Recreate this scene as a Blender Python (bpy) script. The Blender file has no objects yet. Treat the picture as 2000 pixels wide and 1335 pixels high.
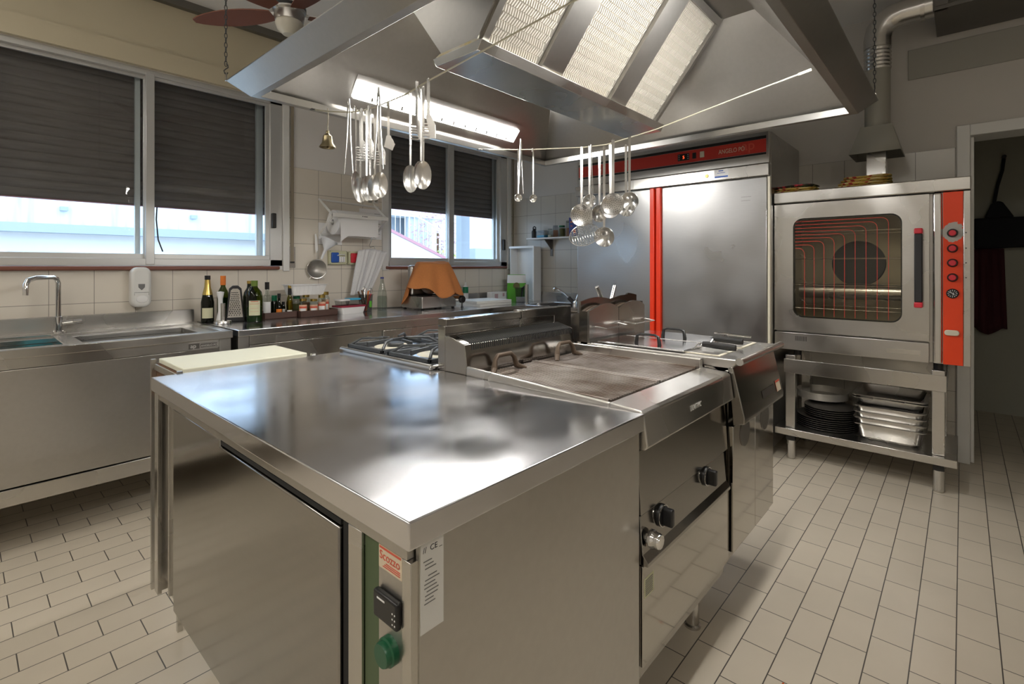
import bpy, bmesh, math, random
from mathutils import Vector, Matrix
random.seed(7)
R = math.radians
scene = bpy.context.scene
col = scene.collection

# ------------------------------------------------------------------ camera, world, exposure
cam_d = bpy.data.cameras.new('camera')
cam = bpy.data.objects.new('camera', cam_d); col.objects.link(cam)
cam.location = (0, 0, 1.25)
cam.rotation_euler = (R(90), 0, R(41.95 - 90))
cam_d.sensor_width = 36; cam_d.lens = 17.62; cam_d.shift_y = -0.07375
cam_d.clip_start = 0.02; cam_d.clip_end = 200
scene.camera = cam
w = bpy.data.worlds.new('sky'); scene.world = w; w.use_nodes = True
bg = w.node_tree.nodes['Background']
bg.inputs[0].default_value = (0.62, 0.79, 1.0, 1); bg.inputs[1].default_value = 3.0
vs = scene.view_settings
vs.view_transform = 'Standard'; vs.look = 'None'; vs.gamma = 1; vs.use_curve_mapping = False
vs.exposure = 0.7
HOOD_LAMP = 46.0
CEIL_FILL = 20.0  # strength of the added fill lamps behind the camera

# ------------------------------------------------------------------ materials
MATS = {}
def nmat(name):
    m = bpy.data.materials.new(name); m.use_nodes = True
    nt = m.node_tree; p = nt.nodes['Principled BSDF']
    MATS[name] = m
    return m, nt, p
def plain(name, c, rough=0.5, metal=0.0, spec=0.5, **kw):
    m, nt, p = nmat(name)
    p.inputs['Base Color'].default_value = (*c, 1)
    p.inputs['Roughness'].default_value = rough
    p.inputs['Metallic'].default_value = metal
    p.inputs['Specular IOR Level'].default_value = spec
    for k, v in kw.items(): p.inputs[k.replace('_', ' ')].default_value = v
    return m
def noise(nt, scale, detail=3, vec=None, rough=0.5):
    n = nt.nodes.new('ShaderNodeTexNoise'); n.inputs['Scale'].default_value = scale
    n.inputs['Detail'].default_value = detail; n.inputs['Roughness'].default_value = rough
    if vec is not None: nt.links.new(vec, n.inputs['Vector'])
    return n
def ramp(nt, src, stops):
    r = nt.nodes.new('ShaderNodeValToRGB'); e = r.color_ramp.elements
    while len(e) < len(stops): e.new(0.5)
    for i, (pos, c) in enumerate(stops):
        e[i].position = pos
        e[i].color = (*c, 1) if isinstance(c, tuple) else (c, c, c, 1)
    nt.links.new(src, r.inputs[0]); return r
def coords(nt, scale=(1, 1, 1), kind='pos', loc=(0, 0, 0)):
    if kind == 'pos':
        g = nt.nodes.new('ShaderNodeNewGeometry').outputs['Position']
    else:
        g = nt.nodes.new('ShaderNodeTexCoord').outputs['Object']
    mp = nt.nodes.new('ShaderNodeMapping'); mp.inputs['Scale'].default_value = scale
    mp.inputs['Location'].default_value = loc
    nt.links.new(g, mp.inputs[0]); return mp.outputs[0]
def bump(nt, p, h, strength, dist=0.01):
    b = nt.nodes.new('ShaderNodeBump'); b.inputs['Strength'].default_value = strength
    b.inputs['Distance'].default_value = dist
    nt.links.new(h, b.inputs['Height']); nt.links.new(b.outputs[0], p.inputs['Normal']); return b
def steel(name, c=(0.60, 0.585, 0.56), rough=(0.16, 0.38), stretch=(3, 3, 60), wave=0.12, smudge=3.0):
    m, nt, p = nmat(name)
    p.inputs['Metallic'].default_value = 1.0
    v = coords(nt, (1, 1, 1))
    sm = noise(nt, smudge, 2, v, 0.45)
    rr = nt.nodes.new('ShaderNodeMapRange'); rr.interpolation_type = 'SMOOTHSTEP'
    rr.inputs[1].default_value = 0.2; rr.inputs[2].default_value = 0.8
    rr.inputs[3].default_value = rough[0]; rr.inputs[4].default_value = rough[1]
    nt.links.new(sm.outputs[0], rr.inputs[0]); nt.links.new(rr.outputs[0], p.inputs['Roughness'])
    br = noise(nt, 8, 3, coords(nt, stretch))
    k = ramp(nt, br.outputs[0], [(0.2, tuple(a * 0.94 for a in c)), (0.8, c)])
    nt.links.new(k.outputs[0], p.inputs['Base Color'])
    if wave > 0.2:
        wv = noise(nt, 2.5, 0, v); bump(nt, p, wv.outputs[0], 0.06, 0.05)
    return m
steel('steel')
steel('steel_top', (0.72, 0.72, 0.74), (0.09, 0.27), (2, 2, 2), 0.04, 4.0)
steel('steel_mirror', (0.52, 0.50, 0.47), (0.05, 0.12), (3, 3, 40), 0.0, 2.0)
steel('steel_dark', (0.36, 0.345, 0.325), (0.10, 0.22), (3, 3, 40), 0.25, 2.0)
steel('steel_hood', (0.44, 0.43, 0.41), (0.28, 0.42), (6, 6, 6), 0.10, 1.5)
steel('steel_side', (0.54, 0.525, 0.50), (0.26, 0.42), (6, 6, 6), 0.06, 1.6)
steel('steel_fridge', (0.42, 0.42, 0.42), (0.24, 0.42), (2, 2, 50), 0.06, 3.5)
plain('steel_polished', (0.66, 0.65, 0.63), 0.24, 1.0)
plain('chrome', (0.8, 0.8, 0.8), 0.06, 1.0)
plain('aluminium', (0.74, 0.71, 0.65), 0.42, 0.55)
plain('window_metal', (0.60, 0.60, 0.59), 0.35, 0.55)
plain('pan_steel', (0.20, 0.19, 0.18), 0.38, 0.9)
plain('filter_back', (0.34, 0.32, 0.28), 0.6, 0.3)
plain('cast_iron', (0.055, 0.06, 0.065), 0.42, 0.3)
plain('black', (0.012, 0.012, 0.013), 0.35)
plain('black_soft', (0.02, 0.02, 0.022), 0.6)
plain('dark_gap', (0.01, 0.01, 0.01), 0.8)
plain('white_plastic', (0.80, 0.80, 0.80), 0.3)
plain('white_paint', (0.72, 0.72, 0.70), 0.4)
plain('cream_plastic', (0.66, 0.62, 0.50), 0.35)
plain('paper', (0.84, 0.84, 0.85), 0.85)
plain('ink', (0.03, 0.03, 0.035), 0.8)
plain('ink_grey', (0.20, 0.20, 0.20), 0.8)
plain('red_enamel', (0.80, 0.045, 0.012), 0.32)
plain('red_fascia', (0.50, 0.035, 0.022), 0.4)
plain('red_plastic', (0.62, 0.03, 0.05), 0.35)
plain('red_line', (0.75, 0.06, 0.04), 0.5)
plain('orange_red', (0.85, 0.08, 0.015), 0.35)
plain('yellow_brass', (0.62, 0.46, 0.14), 0.25, 1.0)
plain('bronze', (0.24, 0.20, 0.12), 0.32, 1.0)
plain('terracotta', (0.20, 0.075, 0.05), 0.35)
plain('rope', (0.55, 0.52, 0.40), 0.7)
plain('green_button', (0.01, 0.09, 0.04), 0.3)
plain('green_film', (0.09, 0.14, 0.07), 0.35, 0.5)
plain('blue_plastic', (0.02, 0.10, 0.45), 0.35)
plain('teal_plastic', (0.05, 0.42, 0.48), 0.5)
plain('sky_blue', (0.05, 0.45, 0.75), 0.35)
plain('dark_red_lid', (0.30, 0.02, 0.05), 0.4)
plain('brown_plastic', (0.085, 0.045, 0.035), 0.4)
plain('fan_wood', (0.20, 0.078, 0.05), 0.6, spec=0.25)
plain('olive_cap', (0.13, 0.20, 0.03), 0.35)
plain('globe_glass', (0.75, 0.72, 0.62), 0.25)
plain('orange_label', (0.85, 0.24, 0.03), 0.5)
plain('orange_cap', (0.75, 0.20, 0.03), 0.35)
plain('sticker_red', (0.62, 0.10, 0.06), 0.6)
plain('sticker_cream', (0.66, 0.56, 0.42), 0.6)
plain('label_cream', (0.62, 0.62, 0.42), 0.6)
plain('spice_label', (0.66, 0.40, 0.28), 0.6)
plain('spice', (0.42, 0.22, 0.13), 0.9)
plain('herb', (0.16, 0.15, 0.06), 0.9)
plain('green_pack', (0.10, 0.42, 0.03), 0.4)
plain('deep_green', (0.0, 0.16, 0.07), 0.4)
plain('blue_box', (0.06, 0.08, 0.30), 0.5)
plain('funnel_plastic', (0.78, 0.80, 0.84), 0.3)
plain('oven_cavity', (0.34, 0.31, 0.25), 0.35, 0.7)
plain('white_board', (0.80, 0.80, 0.76), 0.5)
plain('cream_board', (0.74, 0.74, 0.60), 0.5)
plain('dark_green_wall', (0.14, 0.14, 0.12), 0.8)
plain('maroon_cloth', (0.060, 0.010, 0.016), 0.9)
plain('black_cloth', (0.012, 0.012, 0.015), 0.9)
plain('strap_beige', (0.28, 0.24, 0.18), 0.8)
plain('stain', (0.55, 0.10, 0.01), 0.5)
plain('beige_panel', (0.54, 0.48, 0.345), 0.6)
plain('white_enamel', (0.8, 0.8, 0.78), 0.25)
plain('duct_paint', (0.30, 0.29, 0.25), 0.5)
plain('grey_box', (0.16, 0.15, 0.13), 0.5, 0.4)
plain('patch_plaster', (0.38, 0.37, 0.33), 0.9)
plain('flue_brown', (0.10, 0.070, 0.048), 0.55, 0.5)
plain('outside_ground', (0.5, 0.5, 0.5), 0.9)
plain('outside_grey', (0.36, 0.40, 0.45), 0.9)
plain('outside_white', (0.72, 0.74, 0.76), 0.9)
plain('outside_pink', (0.45, 0.22, 0.25), 0.8)
plain('outside_glass', (0.12, 0.14, 0.16), 0.15)
plain('leaf_yellow', (0.45, 0.55, 0.16), 0.8)
plain('leaf_pink', (0.50, 0.34, 0.36), 0.8)

def glass(name, c, rough=0.0, ior=1.45, thin=False):
    m, nt, p = nmat(name)
    if thin:
        out = nt.nodes['Material Output']
        tr = nt.nodes.new('ShaderNodeBsdfTransparent'); tr.inputs[0].default_value = (*c, 1)
        gl = nt.nodes.new('ShaderNodeBsdfGlossy'); gl.inputs['Roughness'].default_value = rough
        fr = nt.nodes.new('ShaderNodeFresnel'); fr.inputs[0].default_value = ior
        mx = nt.nodes.new('ShaderNodeMixShader')
        gb = nt.nodes.new('ShaderNodeNewGeometry'); fm = nt.nodes.new('ShaderNodeMath'); fm.operation = 'SUBTRACT'; fm.use_clamp = True
        nt.links.new(fr.outputs[0], fm.inputs[0]); nt.links.new(gb.outputs['Backfacing'], fm.inputs[1])
        nt.links.new(fm.outputs[0], mx.inputs[0]); nt.links.new(tr.outputs[0], mx.inputs[1])
        nt.links.new(gl.outputs[0], mx.inputs[2]); nt.links.new(mx.outputs[0], out.inputs[0])
    else:
        p.inputs['Base Color'].default_value = (*c, 1); p.inputs['Roughness'].default_value = rough
        p.inputs['Transmission Weight'].default_value = 1.0; p.inputs['IOR'].default_value = ior
    return m
glass('window_glass', (0.93, 0.96, 0.97), 0.0, 1.45, True)
glass('oven_glass', (0.92, 0.90, 0.84), 0.02, 1.5, True)
glass('clear_glass', (0.80, 0.84, 0.82), 0.02, 1.35, True)
glass('green_glass', (0.22, 0.28, 0.05), 0.02, 1.45, True)
glass('dark_glass', (0.06, 0.10, 0.05), 0.02, 1.5, True)
glass('olive_glass', (0.50, 0.50, 0.10), 0.02, 1.45, True)
glass('clear_plastic', (0.72, 0.73, 0.74), 0.12, 1.4, True)

def emit(name, c, s):
    m, nt, p = nmat(name)
    p.inputs['Base Color'].default_value = (0, 0, 0, 1)
    p.inputs['Emission Color'].default_value = (*c, 1); p.inputs['Emission Strength'].default_value = s
    return m
emit('tube_light', (1.0, 0.97, 0.92), HOOD_LAMP)
emit('ceiling_fill', (1.0, 0.94, 0.84), CEIL_FILL)  # glow of the added, unseen ceiling fill lamps
emit('red_digit', (1.0, 0.08, 0.02), 1.6)

def brick(name, c1, c2, mortar, wid, hgt, msize, offs, swz, shift, rough, var=0.03, bmp=0.3):
    m, nt, p = nmat(name)
    g = nt.nodes.new('ShaderNodeNewGeometry')
    sp = nt.nodes.new('ShaderNodeSeparateXYZ'); nt.links.new(g.outputs['Position'], sp.inputs[0])
    cb = nt.nodes.new('ShaderNodeCombineXYZ')
    nt.links.new(sp.outputs[swz[0]], cb.inputs[0]); nt.links.new(sp.outputs[swz[1]], cb.inputs[1])
    mp = nt.nodes.new('ShaderNodeMapping'); nt.links.new(cb.outputs[0], mp.inputs[0])
    mp.inputs['Location'].default_value = (-shift[0], -shift[1], 0)
    b = nt.nodes.new('ShaderNodeTexBrick'); nt.links.new(mp.outputs[0], b.inputs['Vector'])
    b.offset = offs; b.offset_frequency = 2; b.squash = 1
    b.inputs['Color1'].default_value = (*c1, 1); b.inputs['Color2'].default_value = (*c2, 1)
    b.inputs['Mortar'].default_value = (*mortar, 1)
    b.inputs['Scale'].default_value = 1; b.inputs['Mortar Size'].default_value = msize
    b.inputs['Mortar Smooth'].default_value = 0.2; b.inputs['Bias'].default_value = 0
    b.inputs['Brick Width'].default_value = wid; b.inputs['Row Height'].default_value = hgt
    n = noise(nt, 2.5, 5, g.outputs['Position'])
    mul = nt.nodes.new('ShaderNodeMixRGB'); mul.blend_type = 'MULTIPLY'; mul.inputs[0].default_value = 1
    rp = ramp(nt, n.outputs[0], [(0.3, 1 - var * 2), (0.7, 1.0)])
    nt.links.new(b.outputs[0], mul.inputs[1]); nt.links.new(rp.outputs[0], mul.inputs[2])
    nt.links.new(mul.outputs[0], p.inputs['Base Color'])
    p.inputs['Roughness'].default_value = rough
    inv = nt.nodes.new('ShaderNodeMath'); inv.operation = 'SUBTRACT'; inv.inputs[0].default_value = 1
    nt.links.new(b.outputs['Fac'], inv.inputs[1])
    bump(nt, p, inv.outputs[0], bmp, 0.002)
    return m
brick('floor_tile', (0.66, 0.59, 0.48), (0.63, 0.565, 0.46), (0.085, 0.075, 0.065), 0.2045, 0.1075, 0.0019, 0.5,
      (0, 1), (0.0312, 0.0155), 0.34, 0.05)
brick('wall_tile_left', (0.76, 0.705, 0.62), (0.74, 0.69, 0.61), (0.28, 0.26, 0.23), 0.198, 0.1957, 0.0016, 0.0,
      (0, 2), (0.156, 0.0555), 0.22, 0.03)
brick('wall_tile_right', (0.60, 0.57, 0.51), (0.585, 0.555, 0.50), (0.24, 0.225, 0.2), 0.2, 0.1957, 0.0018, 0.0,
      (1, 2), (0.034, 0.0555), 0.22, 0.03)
def plaster(name, c, v=0.06):
    m, nt, p = nmat(name)
    n = noise(nt, 1.6, 6, coords(nt))
    k = ramp(nt, n.outputs[0], [(0.3, tuple(a * (1 - v) for a in c)), (0.7, c)])
    nt.links.new(k.outputs[0], p.inputs['Base Color']); p.inputs['Roughness'].default_value = 0.85
    n2 = noise(nt, 90, 3, coords(nt)); bump(nt, p, n2.outputs[0], 0.08, 0.003)
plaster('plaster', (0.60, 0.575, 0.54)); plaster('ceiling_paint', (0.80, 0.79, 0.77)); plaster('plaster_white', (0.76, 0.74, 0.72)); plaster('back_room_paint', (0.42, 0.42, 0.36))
plaster('concrete', (0.62, 0.66, 0.70), 0.2); plaster('outside_cream', (0.74, 0.71, 0.68), 0.05)
def streaks():
    m, nt, p = nmat('outside_parapet')
    n = noise(nt, 3, 4, coords(nt, (3.5, 1, 0.25)))
    k = ramp(nt, n.outputs[0], [(0.32, (0.46, 0.50, 0.55)), (0.6, (0.70, 0.73, 0.76))])
    nt.links.new(k.outputs[0], p.inputs['Base Color']); p.inputs['Roughness'].default_value = 0.9
streaks()
def shutter_mat():
    m, nt, p = nmat('shutter')
    n = noise(nt, 30, 3, coords(nt, (0.2, 1, 2)))
    k = ramp(nt, n.outputs[0], [(0.3, (0.115, 0.090, 0.080)), (0.7, (0.15, 0.122, 0.110))])
    nt.links.new(k.outputs[0], p.inputs['Base Color']); p.inputs['Roughness'].default_value = 0.5
shutter_mat()
def cloth(name, c, c2=None, scale=260, spots=None, vs_=40):
    m, nt, p = nmat(name)
    cc = coords(nt, kind='obj')
    n = noise(nt, scale, 2, cc)
    if spots:
        vo = nt.nodes.new('ShaderNodeTexVoronoi'); vo.inputs['Scale'].default_value = vs_
        nt.links.new(cc, vo.inputs['Vector'])
        s = nt.nodes.new('ShaderNodeSeparateColor'); nt.links.new(vo.outputs['Color'], s.inputs[0])
        k = nt.nodes.new('ShaderNodeValToRGB'); k.color_ramp.interpolation = 'CONSTANT'
        e = k.color_ramp.elements
        while len(e) < len(spots): e.new(0.5)
        for i, (pos, q) in enumerate(spots): e[i].position = pos; e[i].color = (*q, 1)
        nt.links.new(s.outputs[0], k.inputs[0])
    else:
        k = ramp(nt, n.outputs[0], [(0.3, tuple(a * 0.8 for a in c)), (0.7, c)])
    nt.links.new(k.outputs[0], p.inputs['Base Color']); p.inputs['Roughness'].default_value = 0.95
    bump(nt, p, n.outputs[0], 0.3, 0.002)
cloth('orange_cloth', (0.62, 0.235, 0.075))
cloth('white_cloth', (0.80, 0.80, 0.82))
cloth('potholder_yellow', None, spots=[(0, (0.60, 0.45, 0.12)), (0.45, (0.66, 0.55, 0.28)), (0.72, (0.36, 0.03, 0.03)), (0.88, (0.10, 0.16, 0.05))], vs_=55, c2=None)
cloth('potholder_dark', None, spots=[(0, (0.02, 0.018, 0.015)), (0.55, (0.03, 0.06, 0.02)), (0.68, (0.55, 0.03, 0.06)), (0.86, (0.30, 0.30, 0.10))], vs_=60)
def wood(name, c):
    m, nt, p = nmat(name)
    n = noise(nt, 12, 5, coords(nt, (2, 2, 18)))
    k = ramp(nt, n.outputs[0], [(0.3, tuple(a * 0.4 for a in c)), (0.7, c)])
    nt.links.new(k.outputs[0], p.inputs['Base Color']); p.inputs['Roughness'].default_value = 0.7
wood('dark_wood', (0.20, 0.10, 0.05))
def red_worn():
    m, nt, p = nmat('red_worn')
    cc = coords(nt, (1, 1, 1))
    n = noise(nt, 22, 6, cc, 0.7)
    # worn ring of bare metal round the top knob: a fixed place on the panel
    g = nt.nodes.new('ShaderNodeNewGeometry')
    d = nt.nodes.new('ShaderNodeVectorMath'); d.operation = 'DISTANCE'
    nt.links.new(g.outputs['Position'], d.inputs[0]); d.inputs[1].default_value = (3.6, 0.036, 1.435)
    sub = nt.nodes.new('ShaderNodeMath'); sub.operation = 'MULTIPLY_ADD'
    nt.links.new(n.outputs[0], sub.inputs[0]); sub.inputs[1].default_value = 0.07
    nt.links.new(d.outputs['Value'], sub.inputs[2])
    lt = nt.nodes.new('ShaderNodeMath'); lt.operation = 'LESS_THAN'; nt.links.new(sub.outputs[0], lt.inputs[0]); lt.inputs[1].default_value = 0.083
    k = nt.nodes.new('ShaderNodeMixRGB'); nt.links.new(lt.outputs[0], k.inputs[0])
    k.inputs[1].default_value = (0.80, 0.055, 0.008, 1); k.inputs[2].default_value = (0.42, 0.40, 0.37, 1)
    nt.links.new(k.outputs[0], p.inputs['Base Color']); p.inputs['Roughness'].default_value = 0.4
red_worn()
def stained():
    m, nt, p = nmat('gutter_steel')
    n = noise(nt, 5, 4, coords(nt, (1, 3, 1)))
    k = ramp(nt, n.outputs[0], [(0.42, (0.58, 0.55, 0.47)), (0.62, (0.56, 0.46, 0.24))])
    nt.links.new(k.outputs[0], p.inputs['Base Color']); p.inputs['Metallic'].default_value = 0.85; p.inputs['Roughness'].default_value = 0.35
stained()
def grate_mat():
    m, nt, p = nmat('grate')
    n = noise(nt, 7, 5, coords(nt))
    k = ramp(nt, n.outputs[0], [(0.35, (0.30, 0.24, 0.20)), (0.65, (0.66, 0.62, 0.60))])
    nt.links.new(k.outputs[0], p.inputs['Base Color']); p.inputs['Metallic'].default_value = 0.8; p.inputs['Roughness'].default_value = 0.42
grate_mat()
def mesh_mat():
    m, nt, p = nmat('fine_mesh')
    out = nt.nodes['Material Output']
    p.inputs['Base Color'].default_value = (0.45, 0.43, 0.40, 1); p.inputs['Metallic'].default_value = 0.9; p.inputs['Roughness'].default_value = 0.4
    tr = nt.nodes.new('ShaderNodeBsdfTransparent'); mx = nt.nodes.new('ShaderNodeMixShader'); mx.inputs[0].default_value = 0.62
    nt.links.new(tr.outputs[0], mx.inputs[1]); nt.links.new(p.outputs[0], mx.inputs[2]); nt.links.new(mx.outputs[0], out.inputs[0])
mesh_mat()

# ------------------------------------------------------------------ mesh builder
class MB:
    def __init__(s): s.bm = bmesh.new(); s.mi = 0; s.rot = None
    def _f(s, fs, smooth=False):
        for f in fs: f.material_index = s.mi; f.smooth = smooth
    def v(s, p): return s.bm.verts.new(p)
    def box(s, x0, x1, y0, y1, z0, z1):
        a = [s.v((x, y, z)) for z in (z0, z1) for x, y in ((x0, y0), (x1, y0), (x1, y1), (x0, y1))]
        idx = ((3, 2, 1, 0), (4, 5, 6, 7), (0, 1, 5, 4), (1, 2, 6, 5), (2, 3, 7, 6), (3, 0, 4, 7))
        s._f([s.bm.faces.new([a[i] for i in q]) for q in idx]); return s
    def obox(s, c, ax, ay, az):
        c = Vector(c); ax = Vector(ax); ay = Vector(ay); az = Vector(az)
        a = [s.v(c + ax * i + ay * j + az * k) for k in (-1, 1) for i, j in ((-1, -1), (1, -1), (1, 1), (-1, 1))]
        idx = ((3, 2, 1, 0), (4, 5, 6, 7), (0, 1, 5, 4), (1, 2, 6, 5), (2, 3, 7, 6), (3, 0, 4, 7))
        s._f([s.bm.faces.new([a[i] for i in q]) for q in idx]); return s
    def poly(s, pts): s._f([s.bm.faces.new([s.v(p) for p in pts])]); return s
    def prism(s, pts, axis, a0, a1):
        """pts: 2D outline, extruded along axis 'x','y' or 'z' from a0 to a1"""
        def P(u, v_, a):
            return (a, u, v_) if axis == 'x' else ((u, a, v_) if axis == 'y' else (u, v_, a))
        A = [s.v(P(u, v_, a0)) for u, v_ in pts]; B = [s.v(P(u, v_, a1)) for u, v_ in pts]
        n = len(pts); fs = [s.bm.faces.new(A[::-1]), s.bm.faces.new(B)]
        for i in range(n): fs.append(s.bm.faces.new((A[i], A[(i + 1) % n], B[(i + 1) % n], B[i])))
        s._f(fs); return s
    def lathe(s, prof, c=(0, 0, 0), n=28, axis='z', sx=1, sy=1, smooth=True):
        c = Vector(c); rings = []
        def P(r, h, a):
            x, y = r * math.cos(a) * sx, r * math.sin(a) * sy
            return c + (Vector((x, y, h)) if axis == 'z' else (Vector((h, x, y)) if axis == 'x' else Vector((x, h, y))))
        for r, h in prof:
            if r < 1e-6: rings.append([s.v(P(0, h, 0))])
            else: rings.append([s.v(P(r, h, 2 * math.pi * i / n)) for i in range(n)])
        fs = []
        for A, B in zip(rings, rings[1:]):
            if len(A) == 1 and len(B) == 1: continue
            for i in range(n):
                j = (i + 1) % n
                if len(A) == 1: fs.append(s.bm.faces.new((A[0], B[j], B[i])))
                elif len(B) == 1: fs.append(s.bm.faces.new((A[i], A[j], B[0])))
                else: fs.append(s.bm.faces.new((A[i], A[j], B[j], B[i])))
        s._f(fs, smooth); return s
    def cyl(s, p0, p1, r, r1=None, n=16):
        return s.tube([p0, p1], [r, r if r1 is None else r1], n)
    def tube(s, pts, r, n=10, closed=False):
        pts = [Vector(p) for p in pts]; m = len(pts)
        rs = r if isinstance(r, (list, tuple)) else [r] * m
        rings = []; prev = None
        for i, p in enumerate(pts):
            if closed: t = (pts[(i + 1) % m] - pts[i - 1])
            else: t = (pts[min(i + 1, m - 1)] - pts[max(i - 1, 0)])
            t.normalize()
            if prev is None:
                u = t.orthogonal().normalized()
            else:
                u = prev - t * prev.dot(t)
                if u.length < 1e-6: u = t.orthogonal()
                u.normalize()
            prev = u; q = t.cross(u)
            rings.append([s.v(p + (u * math.cos(a) + q * math.sin(a)) * rs[i]) for a in [2 * math.pi * k / n for k in range(n)]])
        fs = []; pairs = list(zip(rings, rings[1:]))
        if closed: pairs.append((rings[-1], rings[0]))
        for A, B in pairs:
            for i in range(n):
                j = (i + 1) % n; fs.append(s.bm.faces.new((A[i], A[j], B[j], B[i])))
        if not closed:
            fs.append(s.bm.faces.new(rings[0][::-1])); fs.append(s.bm.faces.new(rings[-1]))
        s._f(fs, True); return s
    def shell(s, c, rx, rz, depth, th=0.0015, n=22, m=5, rim=0.0):
        """oval bowl opening to -Y, hollow side facing -Y"""
        c = Vector(c); layers = []
        for off in (0, th):
            rows = [[s.v(c + Vector((0, depth + off, 0)))]]
            for k in range(1, m + 1):
                q = k / m
                rows.append([s.v(c + Vector((rx * q * math.cos(a), depth * (1 - q * q) + off, rz * q * math.sin(a)))) for a in [2 * math.pi * i / n for i in range(n)]])
            layers.append(rows)
        fs = []
        for li, rows in enumerate(layers):
            for A, B in zip(rows, rows[1:]):
                for i in range(n):
                    j = (i + 1) % n
                    f = (A[0], B[i], B[j]) if len(A) == 1 else (A[i], B[i], B[j], A[j])
                    fs.append(s.bm.faces.new(f if li else f[::-1]))
        A, B = layers[0][-1], layers[1][-1]
        for i in range(n): fs.append(s.bm.faces.new((A[i], A[(i + 1) % n], B[(i + 1) % n], B[i])))
        s._f(fs, True); return s
    def xf(s, M): bmesh.ops.transform(s.bm, matrix=M, verts=s.bm.verts[:]); return s
    def build(s, name, mats, parent=None, bev=0.0, seg=2, loc=(0, 0, 0), rz=0, smooth_angle=35):
        if not isinstance(mats, (list, tuple)): mats = [mats]
        bmesh.ops.recalc_face_normals(s.bm, faces=s.bm.faces[:])
        me = bpy.data.meshes.new(name); s.bm.to_mesh(me); s.bm.free()
        for m in mats: me.materials.append(MATS[m])
        me.set_sharp_from_angle(angle=R(smooth_angle))
        o = bpy.data.objects.new(name, me); col.objects.link(o)
        o.location = loc; o.rotation_euler = (0, 0, rz)
        if parent: o.parent = parent
        if bev:
            b = o.modifiers.new('bevel', 'BEVEL'); b.width = bev; b.segments = seg; b.limit_method = 'ANGLE'; b.angle_limit = R(40)
        return o
def tag(o, label=None, cat=None, group=None, kind=None):
    if label: o['label'] = label
    if cat: o['category'] = cat
    if group: o['group'] = group
    if kind: o['kind'] = kind
    return o
def thing(name, label, cat, loc=(0, 0, 0), rz=0, group=None):
    o = bpy.data.objects.new(name, None); o.empty_display_size = 0.05; col.objects.link(o)
    o.location = loc; o.rotation_euler = (0, 0, rz); return tag(o, label, cat, group)
def at0(name, label, cat, base, group=None):
    """thing whose parts are written in room coordinates: Empty at the base, parts shifted back"""
    o = thing(name, label, cat, base, 0, group); return o
def reb(o):
    """move children written in room coordinates into the frame of their thing"""
    b = o.location.copy()
    for c in o.children: c.location = c.location - b
    return o
def copy_tree(o, parent=None):
    c = o.copy(); col.objects.link(c); c.parent = parent
    for ch in o.children: copy_tree(ch, c)
    return c
def put(proto, used, label, loc, rz, group=None, tilt=None):
    o = proto if not used.get(proto.name) else copy_tree(proto)
    used[proto.name] = True
    o.location = loc; o.rotation_euler = (tilt or 0, 0, rz); o['label'] = label
    if group: o['group'] = group
    return o
def text(name, body, size, M, mat, parent, ext=0.0004, align='LEFT', sx=1.0):
    cu = bpy.data.curves.new(name, 'FONT'); cu.body = body; cu.size = size; cu.extrude = ext; cu.align_x = align
    t = bpy.data.objects.new(name, cu)
    col.objects.link(t); dg = bpy.context.evaluated_depsgraph_get()
    me = bpy.data.meshes.new_from_object(t.evaluated_get(dg)); col.objects.unlink(t); bpy.data.objects.remove(t)
    me.transform(Matrix.Diagonal((sx, 1, 1, 1))); me.transform(M)
    me.materials.clear(); me.materials.append(MATS[mat])
    o = bpy.data.objects.new(name, me); col.objects.link(o); o.parent = parent; return o
# text frames: reading direction and up for a face looking at -x (towards the camera, on planes x = const) or -y
def fx(x, y, z): return Matrix(((0, 0, -1, x), (-1, 0, 0, y), (0, 1, 0, z), (0, 0, 0, 1)))
def fy(x, y, z): return Matrix(((1, 0, 0, x), (0, 0, -1, y), (0, 1, 0, z), (0, 0, 0, 1)))
def face_cam(u, v): return math.atan2(-u, v)
def rrect(x0, x1, z0, z1, r, n=6):
    pts = []
    for cx, cz, a0 in ((x1 - r, z1 - r, 0), (x0 + r, z1 - r, 90), (x0 + r, z0 + r, 180), (x1 - r, z0 + r, 270)):
        for k in range(n + 1):
            a = R(a0 + 90 * k / n); pts.append((cx + r * math.cos(a), cz + r * math.sin(a)))
    return pts
def S(name, mb, mat, parent=None, bev=0.0): 
    o = mb.build(name, mat, parent, bev)
    if not parent: o['kind'] = 'structure'
    return o

WX, WY, H = 4.30, 3.82, 2.98     # right wall plane, window wall plane, ceiling
# ------------------------------------------------------------------ room shell
S('floor', MB().box(-2.3, 6.2, -2.6, 4.02, -0.1, 0), 'floor_tile')
S('ceiling', MB().box(-2.3, 4.5, -2.6, 4.02, H, H + 0.1), 'ceiling_paint')
wl = MB()
wl.box(-2.3, 4.5, WY, 4.02, 0, 1.2525); wl.box(-2.3, 4.5, WY, 4.02, 2.49, H)
wl.box(-2.3, -0.80, WY, 3.88, 1.226, 2.49); wl.box(1.656, 2.584, WY, 3.88, 1.226, 2.49); wl.box(4.166, 4.5, WY, 3.88, 1.226, 2.49)
wl.box(-2.3, -0.90, 3.88, 4.02, 1.226, 2.49); wl.box(1.80, 2.50, 3.88, 4.02, 1.226, 2.49); wl.box(4.42, 4.6, 3.88, 4.02, 1.226, 2.49)
wall_left = S('wall_left', wl, 'plaster_white')
tl = MB(); tl.box(-2.3, WX, WY - 0.006, WY, 0, 1.226); tl.box(1.70, 2.523, WY - 0.006, WY, 1.226, 2.0125); tl.box(4.215, WX, WY - 0.006, WY, 1.226, 2.0125)
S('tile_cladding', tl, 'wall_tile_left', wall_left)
S('shutter_box', MB().box(-2.3, WX, WY - 0.035, WY, 2.495, 2.615), 'beige_panel', wall_left)
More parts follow.
